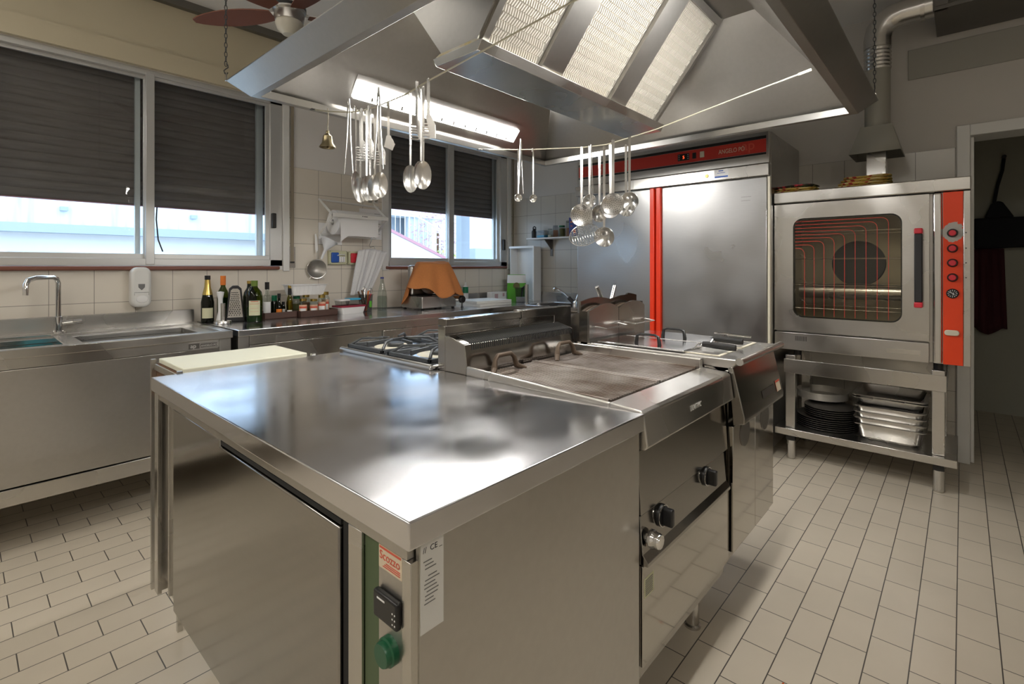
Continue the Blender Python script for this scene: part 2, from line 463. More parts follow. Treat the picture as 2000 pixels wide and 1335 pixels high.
S('upper_panel', MB().box(-2.3, WX, WY - 0.015, WY, 2.62, 2.93), 'beige_panel', wall_left)
S('trim_1', MB().box(-2.3, WX, WY - 0.06, WY, 2.93, H), 'grey_box')
wr = MB()
wr.box(WX, WX + 0.2, -0.03, 3.82, 0, H); wr.box(WX, WX + 0.2, -1.05, -0.03, 2.08, H); wr.box(WX, WX + 0.2, -2.6, -1.05, 0, H)
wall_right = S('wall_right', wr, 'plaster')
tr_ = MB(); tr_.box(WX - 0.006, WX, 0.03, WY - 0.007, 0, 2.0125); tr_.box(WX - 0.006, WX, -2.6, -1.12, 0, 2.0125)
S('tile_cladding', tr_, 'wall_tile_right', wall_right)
S('patched_plaster', MB().box(WX - 0.012, WX, -1.2, 0.272, 2.50, 2.70), 'patch_plaster', wall_right, 0.003)
S('wall_back', MB().box(-2.3, WX + 0.2, -2.8, -2.6, 0, H), 'plaster')
S('wall_front', MB().box(-2.5, -2.3, -2.8, 4.02, 0, H), 'plaster')
# door frame and the dark room behind it
d1 = MB()
d1.box(WX - 0.02, WX + 0.22, -0.036, 0.028, 0.0, 2.146); d1.box(WX - 0.02, WX + 0.22, -1.11, -1.046, 0, 2.146)
d1.box(WX - 0.02, WX + 0.22, -1.046, -0.036, 2.075, 2.146)
d1.box(WX + 0.03, WX + 0.10, -0.055, -0.036, 0, 2.075)
dd = S('door_1', d1, 'white_paint', None, 0.004)
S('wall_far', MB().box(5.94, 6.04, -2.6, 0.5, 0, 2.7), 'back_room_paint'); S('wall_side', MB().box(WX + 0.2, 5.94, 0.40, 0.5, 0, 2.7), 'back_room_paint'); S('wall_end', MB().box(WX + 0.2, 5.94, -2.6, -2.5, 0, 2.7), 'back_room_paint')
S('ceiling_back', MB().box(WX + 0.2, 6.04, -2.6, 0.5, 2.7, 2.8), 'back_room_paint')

# ------------------------------------------------------------------ windows
def window(name, x0, x1, stiles, shut_z, glass_z=(1.33, 2.437), rails=()):
    fr = MB()
    fr.box(x0, x1, WY, WY + 0.07, 1.253, glass_z[0] - 0.03); fr.box(x0, x1, WY, WY + 0.07, glass_z[1] + 0.02, 2.49)
    xs = [x0] + [q for s_ in stiles for q in s_] + [x1]
    fr.box(x0, stiles[0][1] - 0.028, WY, WY + 0.06, 1.253, 2.49); fr.box(stiles[-1][0] + 0.028, x1, WY, WY + 0.06, 1.253, 2.49)
    o = S(name, fr, 'window_metal', None, 0.003)
    panes = []
    for a, b in zip(stiles, stiles[1:]): panes.append((a[1], b[0]))
    for i, (a, b) in enumerate(panes):
        y = WY + 0.012 + 0.022 * (i % 2)
        m = MB(); a2, b2 = a - 0.03, b + 0.03
        z0, z1 = glass_z
        m.box(a2, b2, y, y + 0.02, z0 - 0.045, z0); m.box(a2, b2, y, y + 0.02, z1, z1 + 0.03)
        m.box(a2, a, y, y + 0.02, z0, z1); m.box(b, b2, y, y + 0.02, z0, z1)
        sh = m.build('sash', 'window_metal', o, 0.002)
        MB().box(a, b, y + 0.008, y + 0.012, z0, z1).build('pane', 'window_glass', sh)
    # stiles that stand between the sashes
    m = MB()
    for s_ in stiles[1:-1]: m.box(s_[0] + 0.004, s_[1] - 0.004, WY - 0.006, WY + 0.05, 1.262, 2.47)
    m.build('stile', 'window_metal', o, 0.002)
    # roller shutter outside
    m = MB(); z = shut_z; p = 0.052
    sx0, sx1 = x0 - 0.05, x1 + (0.09 if x1 < 2 else 0.24)
    m.mi = 1; m.box(sx0, sx1, 3.936, 3.957, shut_z - 0.005, shut_z); m.mi = 0
    while z < 2.50:
        m.prism([(3.943, z), (3.937, z + 0.010), (3.937, z + p - 0.010), (3.943, z + p), (3.957, z + p), (3.957, z)], 'x', sx0, sx1); z += p
    m.build('roller_shutter', ['shutter', 'outside_pink'], o)
    MB().box(x0 - 0.03, x1 - 0.03, WY - 0.035, WY, 1.226, 1.2525).build('window_sill', 'terracotta', o, 0.008, 3)
    for q in rails: MB().box(q[0], q[1], 3.90, 3.925, 1.25, 2.49).build('guide_rail', 'window_metal', o)
    return o
win1 = window('window_1', -0.80, 1.655, [(-0.80, -0.70), (0.02, 0.074), (0.80, 0.854), (1.538, 1.655)], 1.643, rails=((0.765, 0.792), (1.50, 1.545)))
# handles and a loose seal
MB().box(1.572, 1.602, WY - 0.028, WY + 0.001, 1.535, 1.645).build('handle', 'black', win1, 0.006, 3)
MB().tube([(0.868, WY + 0.02, 1.63), (0.862, WY + 0.01, 1.55), (0.872, WY + 0.008, 1.42), (0.896, WY + 0.006, 1.345)], 0.004).build('loose_seal', 'black_soft', win1)
m = MB(); m.box(1.655, 1.702, WY - 0.02, WY, 1.215, 2.49); m.build('casing', 'white_paint', win1, 0.003)
win2 = window('window_2', 2.585, 4.165, [(2.585, 2.636), (3.301, 3.375), (4.037, 4.165)], 1.79, rails=((4.03, 4.08), (4.10, 4.16)))
MB().box(4.085, 4.115, WY - 0.028, WY + 0.001, 1.43, 1.55).build('handle', 'black', win2, 0.006, 3)
m = MB(); m.box(2.523, 2.587, WY - 0.02, WY, 1.215, 2.49); m.box(4.163, 4.215, WY - 0.02, WY, 1.215, 2.49); m.build('casing', 'white_paint', win2, 0.003)
for i, (x, zt, lab) in enumerate(((1.724, 2.49, 'beige shutter strap hanging beside the large left window'), (4.255, 2.49, 'beige shutter strap in the corner beside the small window'))):
    t = thing('shutter_strap', lab, 'strap', (x, WY - 0.008, 1.24))
    MB().box(-0.011, 0.011, -0.010, -0.006, 0.04, zt - 1.24).build('strap', 'strap_beige', t)
    MB().box(-0.025, 0.025, -0.006, 0.002, 0.0, 0.16).build('wall_plate', 'steel_polished', t, 0.002)
    MB().box(-0.015, 0.015, -0.0115, -0.005, 0.035, 0.048).build('slot', 'black', t)

# ------------------------------------------------------------------ outside
S('ground_outside', MB().box(-14, 30, 4.3, 34, -0.3, -0.2), 'outside_ground')
bld = thing('building', 'pale cream building with grey stained concrete parapet outside the left window', 'building', (-1, 10, -0.2))
m = MB(); m.box(-9, 5.2, 0.25, 4, 0, 1.95); m.build('wall', 'outside_cream', bld)
m = MB(); m.box(-9, 5.2, 0.0, 0.3, 1.95, 2.08); m.build('ledge', 'outside_grey', bld)
m = MB(); m.box(-9, 5.2, 0.04, 0.3, 2.08, 5.6); m.build('parapet', 'outside_parapet', bld)
for x in (-4.3, -1.35, -0.35, 1.5, 3.6):
    MB().box(x, x + 0.62, 0.22, 0.26, 0.9, 1.66).build('window', 'outside_grey', bld)
for x in (0.40, 2.05, 3.75, -1.4): MB().box(x, x + 0.09, -0.06, 0.05, 2.28, 2.34).build('drain_spout', 'outside_grey', bld)
hs = thing('house', 'grey house with white framed doorway seen through the small window', 'house', (7.2, 13, -0.2))
MB().box(-1.0, 3.4, 0, 4, 0, 7).build('wall', 'outside_grey', hs)
MB().box(0.5, 1.6, -0.08, 0.0, 0, 2.75).build('door_frame', 'outside_white', hs)
MB().box(0.65, 1.45, -0.10, -0.08, 0, 2.5).build('door_leaf', 'outside_glass', hs)
MB().box(-0.9, 3.4, -0.6, 0, 2.95, 3.2).build('canopy', 'outside_white', hs)
st = thing('staircase', 'white outdoor staircase with pink coping and thin metal railing', 'staircase', (4.3, 8.6, -0.2))
MB().prism([(0, 0), (3.7, 0), (3.7, 1.35), (0, 2.75)], 'y', 0, 0.25).build('side_wall', 'outside_white', st)
MB().prism([(0, 2.75), (3.7, 1.35), (3.7, 1.41), (0, 2.81)], 'y', -0.03, 0.28).build('coping', 'outside_pink', st)
m = MB(); m.tube([(0, 0.1, 3.4), (3.7, 0.1, 2.0)], 0.02)
for k in range(30):
    x = 0.1 + k * 0.12; z = 2.78 - x * 1.4 / 3.7; m.tube([(x, 0.1, z), (x, 0.1, z + 0.62)], 0.007, 6)
m.build('railing', 'outside_white', st)
def shrub(lab, loc, r, mat, n=260, stem=0.0):
    t = thing('shrub', lab, 'shrub', loc)
    m = MB()
    for k in range(n):
        a = random.random() * 6.28; b = random.uniform(-1, 1); q = r * random.uniform(0.6, 1)
        c = Vector((q * math.cos(a) * math.sqrt(1 - b * b), q * math.sin(a) * math.sqrt(1 - b * b), stem + r * 1.1 + q * b))
        u = Vector((random.gauss(0, 1), random.gauss(0, 1), random.gauss(0, 1))).normalized(); v_ = u.orthogonal().normalized()
        s_ = 0.07; m.poly([c - u * s_, c - v_ * s_ * 0.5, c + u * s_, c + v_ * s_ * 0.5])
    m.build('foliage', mat, t); MB().cyl((0, 0, 0), (0, 0, stem + r * 1.1), 0.04).build('stem', 'dark_wood', t)
shrub('yellow green shrub outside behind the white planter wall', (8.25, 9.75, 0.801), 0.42, 'leaf_yellow')
shrub('pinkish flowering tree outside behind the stair railing', (9.6, 11.6, -0.2), 0.85, 'leaf_pink', 420, 1.5)
pl = thing('planter_wall', 'low white planter wall outside the small window', 'wall', (8.6, 9.3, -0.2))
MB().box(-0.7, 0.9, 0, 0.9, 0, 1.0).build('bed', 'outside_white', pl)
MB().box(0.1, 0.9, -0.25, -0.01, 0, 1.9).build('pillar', 'outside_grey', pl)
gv = thing('garden_wall', 'long pale garden wall outside behind the right pane', 'wall', (9.2, 10.6, -0.2))
MB().box(0, 6, 1.9, 2.1, 0, 5.0).build('wall', 'outside_parapet', gv)
MB().box(0, 6, 1.85, 2.15, 5.0, 5.1).build('coping', 'outside_grey', gv)
ps = thing('grey_post', 'tall blue grey post outside the small window', 'post', (4.25, 4.65, -0.2))
MB().box(-0.02, 0.12, 0, 0.1, 0, 3.6).build('post', 'outside_grey', ps)

# ------------------------------------------------------------------ extractor hood
hood = at0('extractor_hood', 'large stainless extractor hood hanging over the cooking island', 'extractor hood', (1.92, 1.36, 2.0))
X0, X1, Y0, Y1 = 0.875, 2.97, 0.383, 2.34
def rect_sweep(mb, prof):
    rings = []
    for o_, z in prof:
        rings.append([mb.v(p) for p in ((X0 - o_, Y0 - o_, z), (X1 + o_, Y0 - o_, z), (X1 + o_, Y1 + o_, z), (X0 - o_, Y1 + o_, z))])
    n = len(rings)
    for i in range(n):
        A, B = rings[i], rings[(i + 1) % n]
        for k in range(4):
            mb._f([mb.bm.faces.new((A[k], A[(k + 1) % 4], B[(k + 1) % 4], B[k]))])
m = MB(); rect_sweep(m, [(0.0, 2.0), (0.075, 2.068), (0.075, 2.072), (0.0, 2.074), (-0.002, 2.06), (-0.004, 2.035), (-0.032, 2.035), (-0.032, 2.0)])
m.build('gutter_rim', 'steel_hood', hood, 0.0015)
m = MB()
def fr(z, o_): return [(X0 + o_, Y0 + o_, z), (X1 - o_, Y0 + o_, z), (X1 - o_, Y1 - o_, z), (X0 + o_, Y1 - o_, z)]
A_, B_, C_, D_ = fr(2.036, 0.006), fr(2.50, 0.37), fr(2.512, 0.36), fr(2.072, 0.0)
va = [[m.v(p) for p in q] for q in (A_, B_, C_, D_)]
for k in range(4):
    j = (k + 1) % 4
    m._f([m.bm.faces.new((va[0][k], va[0][j], va[1][j], va[1][k])), m.bm.faces.new((va[3][k], va[3][j], va[2][j], va[2][k])), m.bm.faces.new((va[0][k], va[0][j], va[3][j], va[3][k]))])
m._f([m.bm.faces.new(va[1]), m.bm.faces.new(va[2])])
m.build('canopy', 'steel_hood', hood)
m = MB(); m.box(1.65, 2.2, 1.1, 1.62, 2.513, 2.979); m.build('exhaust_duct', 'steel_hood', hood)
# V shaped filter housing
YB0, YB1, ZB, YT0, YT1, ZT = 1.27, 1.44, 2.037, 0.905, 1.805, 2.499
m = MB()
m.prism([(YB0, ZB), (YB1, ZB), (YT1, ZT), (YT0, ZT)], 'x', 1.222, 1.234); m.prism([(YB0, ZB), (YB1, ZB), (YT1, ZT), (YT0, ZT)], 'x', 2.588, 2.60)
nrm = Vector((0, -(ZT - ZB), -(YB0 - YT0))).normalized()     # outward normal of near bank
up = Vector((0, YT0 - YB0, ZT - ZB)); L = up.length; up.normalize()
def bank(mb, x0, x1, s0, s1, d0, d1, far=False):
    """slab lying in the filter plane: s along the slope, d out of it"""
    def P(x, s_, d):
        q = Vector((x, YB0, ZB)) + up * s_ + nrm * d
        if far: q.y = (YB0 + YB1) - q.y
        return q
    pts = [P(x, s_, d) for d in (d0, d1) for x, s_ in ((x0, s0), (x1, s0), (x1, s1), (x0, s1))]
    a = [mb.v(p) for p in pts]
    for q in ((3, 2, 1, 0), (4, 5, 6, 7), (0, 1, 5, 4), (1, 2, 6, 5), (2, 3, 7, 6), (3, 0, 4, 7)): mb._f([mb.bm.faces.new([a[i] for i in q])])
FX = ((1.262, 1.560), (1.695, 2.085), (2.225, 2.565))
for far in (False, True):
    bank(m, 1.234, 1.262, 0.0, L, -0.004, 0.012, far); bank(m, 2.565, 2.588, 0, L, -0.004, 0.012, far)
    bank(m, 1.560, 1.695, 0.0, L - 0.004, -0.004, 0.016, far); bank(m, 2.085, 2.225, 0, L - 0.004, -0.004, 0.016, far)
    bank(m, 1.262, 2.565, 0.0, 0.012, -0.004, 0.014, far); bank(m, 1.262, 2.565, L - 0.035, L - 0.004, -0.004, 0.012, far)
m.build('filter_housing', 'steel_hood', hood)
m = MB(); m.prism([(1.222, 2.030), (1.242, 1.996), (1.465, 1.996), (1.485, 2.030)], 'x', 1.205, 2.615); m.build('drip_tray', 'steel', hood, 0.002)
m = MB(); m.prism([(1.226, 2.030), (1.484, 2.030), (1.45, 2.042), (1.262, 2.042)], 'x', 1.21, 2.61); m.build('tray_lip', 'gutter_steel', hood, 0.001)
for far in (False, True):
    for x0, x1 in FX:
        m = MB(); m.mi = 0; bank(m, x0, x1, 0.012, L - 0.035, -0.02, -0.006, far); m.mi = 1
        nx = int((x1 - x0) / 0.0135); ns = 19
        for i in range(ns):
            s0 = 0.018 + i * (L - 0.06) / ns
            for k in range(nx):
                x = x0 + 0.008 + k * (x1 - x0 - 0.024) / nx + (0.0034 if i % 2 else 0)
                dx = 0.006 if i % 2 else -0.006
                def P(xx, s_, d):
                    q = Vector((xx, YB0, ZB)) + up * s_ + nrm * d
                    if far: q.y = (YB0 + YB1) - q.y
                    return m.v(q)
                hh = (L - 0.06) / ns
                a = [P(x, s0, -0.006), P(x + 0.0075, s0, -0.006), P(x + 0.0075 + dx, s0 + hh, -0.006), P(x + dx, s0 + hh, -0.006)]
                b = [P(x + 0.001, s0 + 0.002, 0.001), P(x + 0.0065, s0 + 0.002, 0.001), P(x + 0.0065 + dx, s0 + hh - 0.002, 0.001), P(x + 0.001 + dx, s0 + hh - 0.002, 0.001)]
                m._f([m.bm.faces.new(b)] + [m.bm.faces.new((a[q], a[(q + 1) % 4], b[(q + 1) % 4], b[q])) for q in range(4)])
        m.build('grease_filter', ['filter_back', 'aluminium'], hood)
# lamps on the long inner sides
for s_, yy in ((1, 2.34), (-1, 0.383)):
    def Y(d): return yy - s_ * d
    m = MB(); m.prism([(Y(0.052), 2.099), (Y(0.118), 2.176), (Y(0.118), 2.19), (Y(0.135), 2.195), (Y(0.03), 2.068), (Y(0.045), 2.088)] if s_ > 0 else [(Y(0.052), 2.099), (Y(0.118), 2.176), (Y(0.118), 2.19), (Y(0.135), 2.195), (Y(0.03), 2.068), (Y(0.045), 2.088)], 'x', 1.325, 2.56)
    lf = m.build('light_fixture', 'steel_hood', hood)
    m = MB(); e = 0.004
    m.prism([(Y(0.058) , 2.100), (Y(0.115), 2.167), (Y(0.1165), 2.1655), (Y(0.0595), 2.0985)], 'x', 1.34, 2.545)
    m.xf(Matrix.Translation((0, -s_ * 0.0035, -0.003)))
    m.build('light_tube_cover', 'tube_light', lf)
    m = MB()
    for k in range(1, 13):
        x = 1.34 + k * 0.0927
        m.prism([(Y(0.070), 2.104), (Y(0.075), 2.098), (Y(0.083), 2.118)], 'x', x, x + 0.012)
    m.xf(Matrix.Translation((0, 0, -0.002)))
    m.build('louvre', 'steel_polished', lf)
reb(hood)
def chain(lab, p0, z1, group=None):
    t = thing('chain', lab, 'chain', p0, 0, group)
    m = MB(); z = 0.045; k = 0; h_ = z1 - p0[2]
    while z < h_:
        pts = []
        for i in range(12):
            a = 2 * math.pi * i / 12; q = Vector((0.0055 * math.cos(a), 0, 0.0125 * math.sin(a) + z))
            if k % 2: q = Vector((0, q.x, q.z))
            pts.append(q)
        m.tube(pts, 0.0017, 6, True); z += 0.0205; k += 1
    m.build('links', 'cast_iron', t)
    pts = [(0.0, 0, 0.045), (0.008, 0, 0.042), (0.009, 0, 0.03), (0.0, 0, 0.022), (-0.008, 0, 0.012), (-0.004, 0, 0.0), (0.004, 0, -0.001), (0.008, 0, 0.008)]
    MB().tube(pts, 0.0024, 8).build('s_hook', 'cast_iron', t)
    MB().box(-0.003, 0.003, -0.006, 0.006, -0.03, 0.004).build('lug', 'steel', t)
chain('dark steel chain holding up the left corner of the hood', (0.800, 2.415, 2.098), H)
chain('dark steel chain at the right corner of the hood in front of the flue pipe', (3.030, 0.322, 2.098), H)

# ------------------------------------------------------------------ prep counter of the island
isl = at0('refrigerated_counter', 'stainless refrigerated prep counter with large smooth top at the near end of the island', 'counter', (0.79, 1.29, 0))
m = MB(); m.box(0.432, 1.142, 0.586, 1.986, 0.842, 0.885); m.build('worktop', 'steel_top', isl, 0.003, 3)
m = MB(); m.box(0.475, 1.14, 0.606, 1.955, 0.20, 0.842); m.box(0.446, 0.475, 0.61, 1.96, 0.815, 0.842); m.build('body', 'steel_side', isl, 0.0015)
m = MB(); m.box(0.46, 1.138, 0.598, 0.606, 0.20, 0.842); m.build('side_panel', 'steel_side', isl)
m = MB(); m.box(0.445, 1.14, 1.958, 1.976, 0.185, 0.842); m.box(0.440, 0.452, 1.940, 1.976, 0.185, 0.842); m.box(0.462, 0.472, 1.81, 1.90, 0.20, 0.815); m.box(0.455, 0.472, 1.875, 1.885, 0.2, 0.815)
m.build('end_panel', 'steel', isl, 0.001)
m = MB(); m.box(0.446, 0.475, 1.388, 1.79, 0.20, 0.8145); m.build('front_panel', 'steel_dark', isl, 0.002)
dr = MB().box(0.443, 0.473, 0.80, 1.384, 0.205, 0.800).build('door', 'steel_dark', isl, 0.003)
m = MB(); m.box(0.447, 0.474, 0.80, 1.384, 0.803, 0.8125); m.box(0.450, 0.474, 0.776, 0.797, 0.2, 0.8148); m.build('door_gap', 'dark_gap', isl)
m = MB(); m.box(0.446, 0.475, 0.733, 0.774, 0.20, 0.8145); m.box(0.446, 0.475, 0.600, 0.622, 0.20, 0.8145); m.build('stile', 'steel', isl, 0.001)
MB().box(0.452, 0.474, 0.690, 0.731, 0.20, 0.814).build('protective_film_strip', 'green_film', isl)
cp = MB().box(0.450, 0.4745, 0.624, 0.688, 0.20, 0.8142).build('control_panel', 'steel_side', isl)
MB().box(0.4488, 0.4499, 0.6255, 0.6865, 0.777, 0.814).build('sticker', 'sticker_cream', cp)
text('sticker_lettering', 'Scozzo', 0.019, fx(0.4483, 0.684, 0.792), 'sticker_red', cp, 0.0002)
m = MB(); m.box(0.4482, 0.4487, 0.628, 0.684, 0.808, 0.811)
for k in range(3): m.box(0.4482, 0.4487, 0.63, 0.675 - 0.004 * k, 0.781 + 0.003 * k, 0.7822 + 0.003 * k)
m.build('sticker_lines', 'sticker_red', cp)
th = MB().box(0.438, 0.4495, 0.6245, 0.6875, 0.705, 0.747).build('thermostat', 'black', cp, 0.004, 3)
m = MB(); m.box(0.4374, 0.438, 0.655, 0.675, 0.737, 0.7395); m.build('display_mark', 'white_plastic', th); m = MB()
for a in range(3):
    for b in range(2): m.box(0.4374, 0.438, 0.6275 + b * 0.006, 0.6295 + b * 0.006, 0.713 + 0.008 * a, 0.715 + 0.008 * a)
m.build('button_marks', 'white_plastic', th)
bt = MB().lathe([(0, -0.02), (0.017, -0.02), (0.0185, -0.017), (0.019, -0.012), (0.0215, -0.010), (0.0215, 0.0)], (0.45, 0.654, 0.661), 28, 'x').build('power_button', 'green_button', cp)
# label on the side
lb = MB().box(0.4620, 0.506, 0.5972, 0.598, 0.702, 0.8415).build('rating_label', 'white_paint', isl)
text('label_mark', '//  CE _', 0.012, fy(0.466, 0.5970, 0.822), 'ink', lb, 0.0002)
m = MB()
for k, (a, b) in enumerate(((0, .5), (.1, .6), (.1, .75), (0, 0), (.3, .8), (.1, .95), (.05, .7), (.05, .8), (.2, .9), (.1, .85), (.1, .6), (.05, .7))):
    if b: m.box(0.467 + 0.03 * a, 0.467 + 0.032 * b, 0.5968, 0.5973, 0.808 - k * 0.0058, 0.8095 - k * 0.0058)
m.build('label_lines', 'ink_grey', lb)
for x, y in ((0.62, 0.70), (1.08, 0.70), (0.72, 1.80), (1.08, 1.80)): MB().lathe([(0.0, 0), (0.024, 0), (0.024, 0.01), (0.018, 0.014), (0.018, 0.199)], (x, y, 0)).build('leg', 'steel', isl)
reb(isl)

# ------------------------------------------------------------------ grill
GX0, GX1 = 1.146, 1.774
gr = at0('charcoal_style_grill', 'wide gas grill with brown bar grates beside the prep counter', 'grill', (1.46, 0.97, 0))
m = MB()
m.prism([(0.600, 0.8885), (0.688, 0.8945), (0.688, 0.80), (0.66, 0.790), (0.588, 0.792), (0.578, 0.800), (0.590, 0.880)], 'x', GX0, GX1)   # apron and front rim
m.prism([(0.688, 0.80), (1.24, 0.80), (1.24, 0.915), (0.688, 0.8935)], 'x', GX0, GX0 + 0.012); m.box(GX1 - 0.02, GX1, 0.685, 1.24, 0.80, 0.925)
m.build('front_apron', 'steel', gr, 0.004, 3)
MB().box(GX0 + 0.01, GX1 - 0.01, 0.66, 1.36, 0.70, 0.80).build('firebox', 'dark_gap', gr)
for gi, (a, b) in enumerate(((GX0 + 0.016, 1.455), (1.462, GX1 - 0.022))):
    m = MB(); n = 22
    for k in range(n):
        x = a + 0.003 + k * (b - a - 0.006) / n
        m.box(x, x + 0.0052, 0.70, 1.20, 0.8885, 0.893)
    m.box(a, b, 0.715, 0.725, 0.872, 0.884); m.box(a, b, 1.18, 1.20, 0.872, 0.886); m.box(a, b, 0.95, 0.96, 0.872, 0.884)
    m.box(a, a + 0.009, 0.70, 1.20, 0.874, 0.897); m.box(b - 0.009, b, 0.70, 1.20, 0.874, 0.897)
    g = m.build('grate', 'grate', gr)
    c = a + 0.10 + 0.05 * gi
    pts = [(c - 0.09, 1.14, 0.890), (c - 0.055, 1.165, 0.905), (c - 0.045, 1.17, 0.935), (c - 0.03, 1.172, 0.948), (c + 0.035, 1.172, 0.948), (c + 0.05, 1.17, 0.935), (c + 0.058, 1.165, 0.905), (c + 0.09, 1.15, 0.890)]
    MB().tube(pts, [0.008, 0.011, 0.008, 0.0075, 0.0075, 0.008, 0.011, 0.008], 10).build('grate_handle', 'flue_brown', g)
m = MB(); m.prism([(1.232, 0.80), (1.232, 0.911), (1.245, 0.986), (1.252, 0.989), (1.325, 1.008), (1.345, 1.008), (1.345, 0.80)], 'x', GX0, GX1)
fb = m.build('flue_box', 'steel_dark', gr, 0.002)
m = MB()
for k in range(58):
    x = GX0 + 0.03 + k * 0.0102
    m.prism([(1.2405, 0.966), (1.2445, 0.9885), (1.250, 0.9905), (1.318, 1.0085), (1.318, 1.0065), (1.251, 0.9885), (1.247, 0.986), (1.243, 0.966)], 'x', x, x + 0.0048)
m.build('vent_slots', 'dark_gap', fb)
m = MB(); m.box(GX0, 1.544, 1.345, 1.383, 0.60, 1.04); m.box(GX0, 1.544, 1.338, 1.383, 1.04, 1.066)
m.box(1.547, GX1 + 0.0, 1.345, 1.383, 0.60, 1.035); m.box(1.547, GX1, 1.336, 1.383, 1.036, 1.071); m.build('rear_riser', 'steel_dark', gr, 0.0015)
m = MB(); m.box(GX0 + 0.004, GX1 - 0.004, 0.612, 1.34, 0.20, 0.70); m.build('body', 'steel_dark', gr)
m = MB(); m.prism([(0.608, 0.783), (0.618, 0.783), (0.614, 0.625), (0.598, 0.625)], 'x', GX0 + 0.004, GX1 - 0.004); m.build('upper_panel', 'steel_dark', gr, 0.0015)
ct = MB(); ct.prism([(0.602, 0.622), (0.612, 0.622), (0.612, 0.50), (0.580, 0.502), (0.580, 0.512), (0.594, 0.528)], 'x', GX0 + 0.004, GX1 - 0.03); ctl = ct.build('control_strip', 'steel_dark', gr, 0.0015)
MB().box(GX0 + 0.004, GX1 - 0.006, 0.594, 0.612, 0.245, 0.498).build('lower_panel', 'steel_mirror', gr, 0.002)
MB().box(GX0 + 0.012, GX0 + 0.062, 0.5932, 0.594, 0.415, 0.465).build('rating_label', 'label_cream', gr)
m = MB()
for k in range(9): m.box(GX0 + 0.016, GX0 + 0.056, 0.5927, 0.5933, 0.42 + k * 0.0047, 0.422 + k * 0.0047)
m.build('label_lines', 'ink_grey', gr)
for x, z in ((1.575, 0.594), (1.262, 0.587)):
    kn = MB().lathe([(0, -0.012), (0.026, -0.012), (0.029, -0.006), (0.029, 0)], (x, 0.602, z), 28, 'y').build('knob', 'black', ctl)
    MB().obox((x, 0.578, z), (0.009, 0, 0.0), (0, 0.014, 0), (0, 0, 0.023)).build('knob_grip', 'black', kn, 0.004, 3)
    MB().lathe([(0.0265, -0.0125), (0.0285, -0.0125), (0.0285, -0.0105), (0.0265, -0.0105)], (x, 0.602, z), 28, 'y').build('knob_ring', 'chrome', kn)
m = MB(); m.lathe([(0, -0.040), (0.017, -0.040), (0.020, -0.034), (0.019, -0.028), (0.023, -0.020), (0.023, -0.010), (0.012, -0.008), (0.012, 0)], (1.182, 0.600, 0.560), 10, 'y', smooth=False)
m.build('chrome_tap_knob', 'chrome', ctl)
text('apron_lettering', 'LOGARITHMIC', 0.022, fy(1.418, 0.583, 0.832), 'white_paint', gr, 0.0002, sx=0.55)
for x, y in ((1.72, 0.70), (1.72, 0.82), (1.20, 0.72), (1.20, 1.25)): MB().lathe([(0, 0), (0.028, 0), (0.028, 0.008), (0.022, 0.012), (0.022, 0.199)], (x, y, 0)).build('leg', 'steel', gr)
reb(gr)

# ------------------------------------------------------------------ fryer
FX0, FX1 = 1.782, 2.272
fy_ = at0('deep_fryer', 'stainless double deep fryer with two lids and front handrail beyond the grill', 'deep fryer', (2.03, 0.88, 0))
m = MB()
m.prism([(0.575, 0.915), (0.575, 0.93), (1.165, 0.93), (1.165, 0.90), (0.66, 0.90), (0.63, 0.88), (0.60, 0.89)], 'x', FX0, FX1)
m.build('top_plate', 'steel', fy_, 0.003)
MB().tube([(FX0 + 0.0, 0.563, 0.925), (FX1 + 0.03, 0.563, 0.925)], 0.013, 16).build('handrail', 'steel_polished', fy_)
m = MB(); m.prism([(0.585, 0.905), (0.60, 0.905), (0.585, 0.705), (0.548, 0.715), (0.546, 0.735)], 'x', FX0, FX1 + 0.004); sp = m.build('sloping_panel', 'steel_dark', fy_, 0.003)
def slope_box(mb, x0, x1, t0, t1, out=0.0012):
    a = Vector((0, 0.585, 0.905)); b = Vector((0, 0.546, 0.735)); d = b - a; n = Vector((0, -0.17, -0.039)).normalized()
    p = [a + d * t0, a + d * t1]
    mb.poly([(x0, p[0].y + n.y * out, p[0].z + n.z * out), (x1, p[0].y + n.y * out, p[0].z + n.z * out), (x1, p[1].y + n.y * out, p[1].z + n.z * out), (x0, p[1].y + n.y * out, p[1].z + n.z * out)])
m = MB(); slope_box(m, 2.19, 2.25, 0.66, 0.90); m.build('warning_sticker', 'sticker_cream', sp)
m = MB(); slope_box(m, 2.19, 2.25, 0.66, 0.70, 0.002); slope_box(m, 2.19, 2.193, 0.7, 0.9, 0.002); m.build('sticker_border', 'sticker_red', sp)
m = MB(); slope_box(m, 2.01, 2.17, 0.70, 0.86); m.build('name_plate', 'pan_steel', sp)
m = MB(); m.box(FX0, FX1, 0.60, 1.16, 0.24, 0.90); m.build('body', 'steel_dark', fy_)
for a, b in ((FX0 + 0.002, 2.025), (2.029, FX1 - 0.002)):
    d = MB().box(a, b, 0.584, 0.60, 0.268, 0.70).build('door', 'steel_mirror', fy_, 0.002)
    m = MB(); c = (a + b) / 2
    m.lathe([(0.0, -0.002), (0.050, -0.002), (0.050, 0.003), (0, 0.003)], (c, 0.583, 0.655), 30, 'y'); m.build('recessed_grip', 'pan_steel', d)
m = MB()  # basin openings with pale rims
for a, b in ((1.815, 2.005), (2.05, 2.24)):
    m.mi = 0; m.box(a, b, 0.64, 1.10, 0.9305, 0.9325)
    m.mi = 1; m.box(a + 0.012, b - 0.012, 0.652, 1.09, 0.9326, 0.9332)
m.build('basin', ['cream_plastic', 'steel'], fy_)
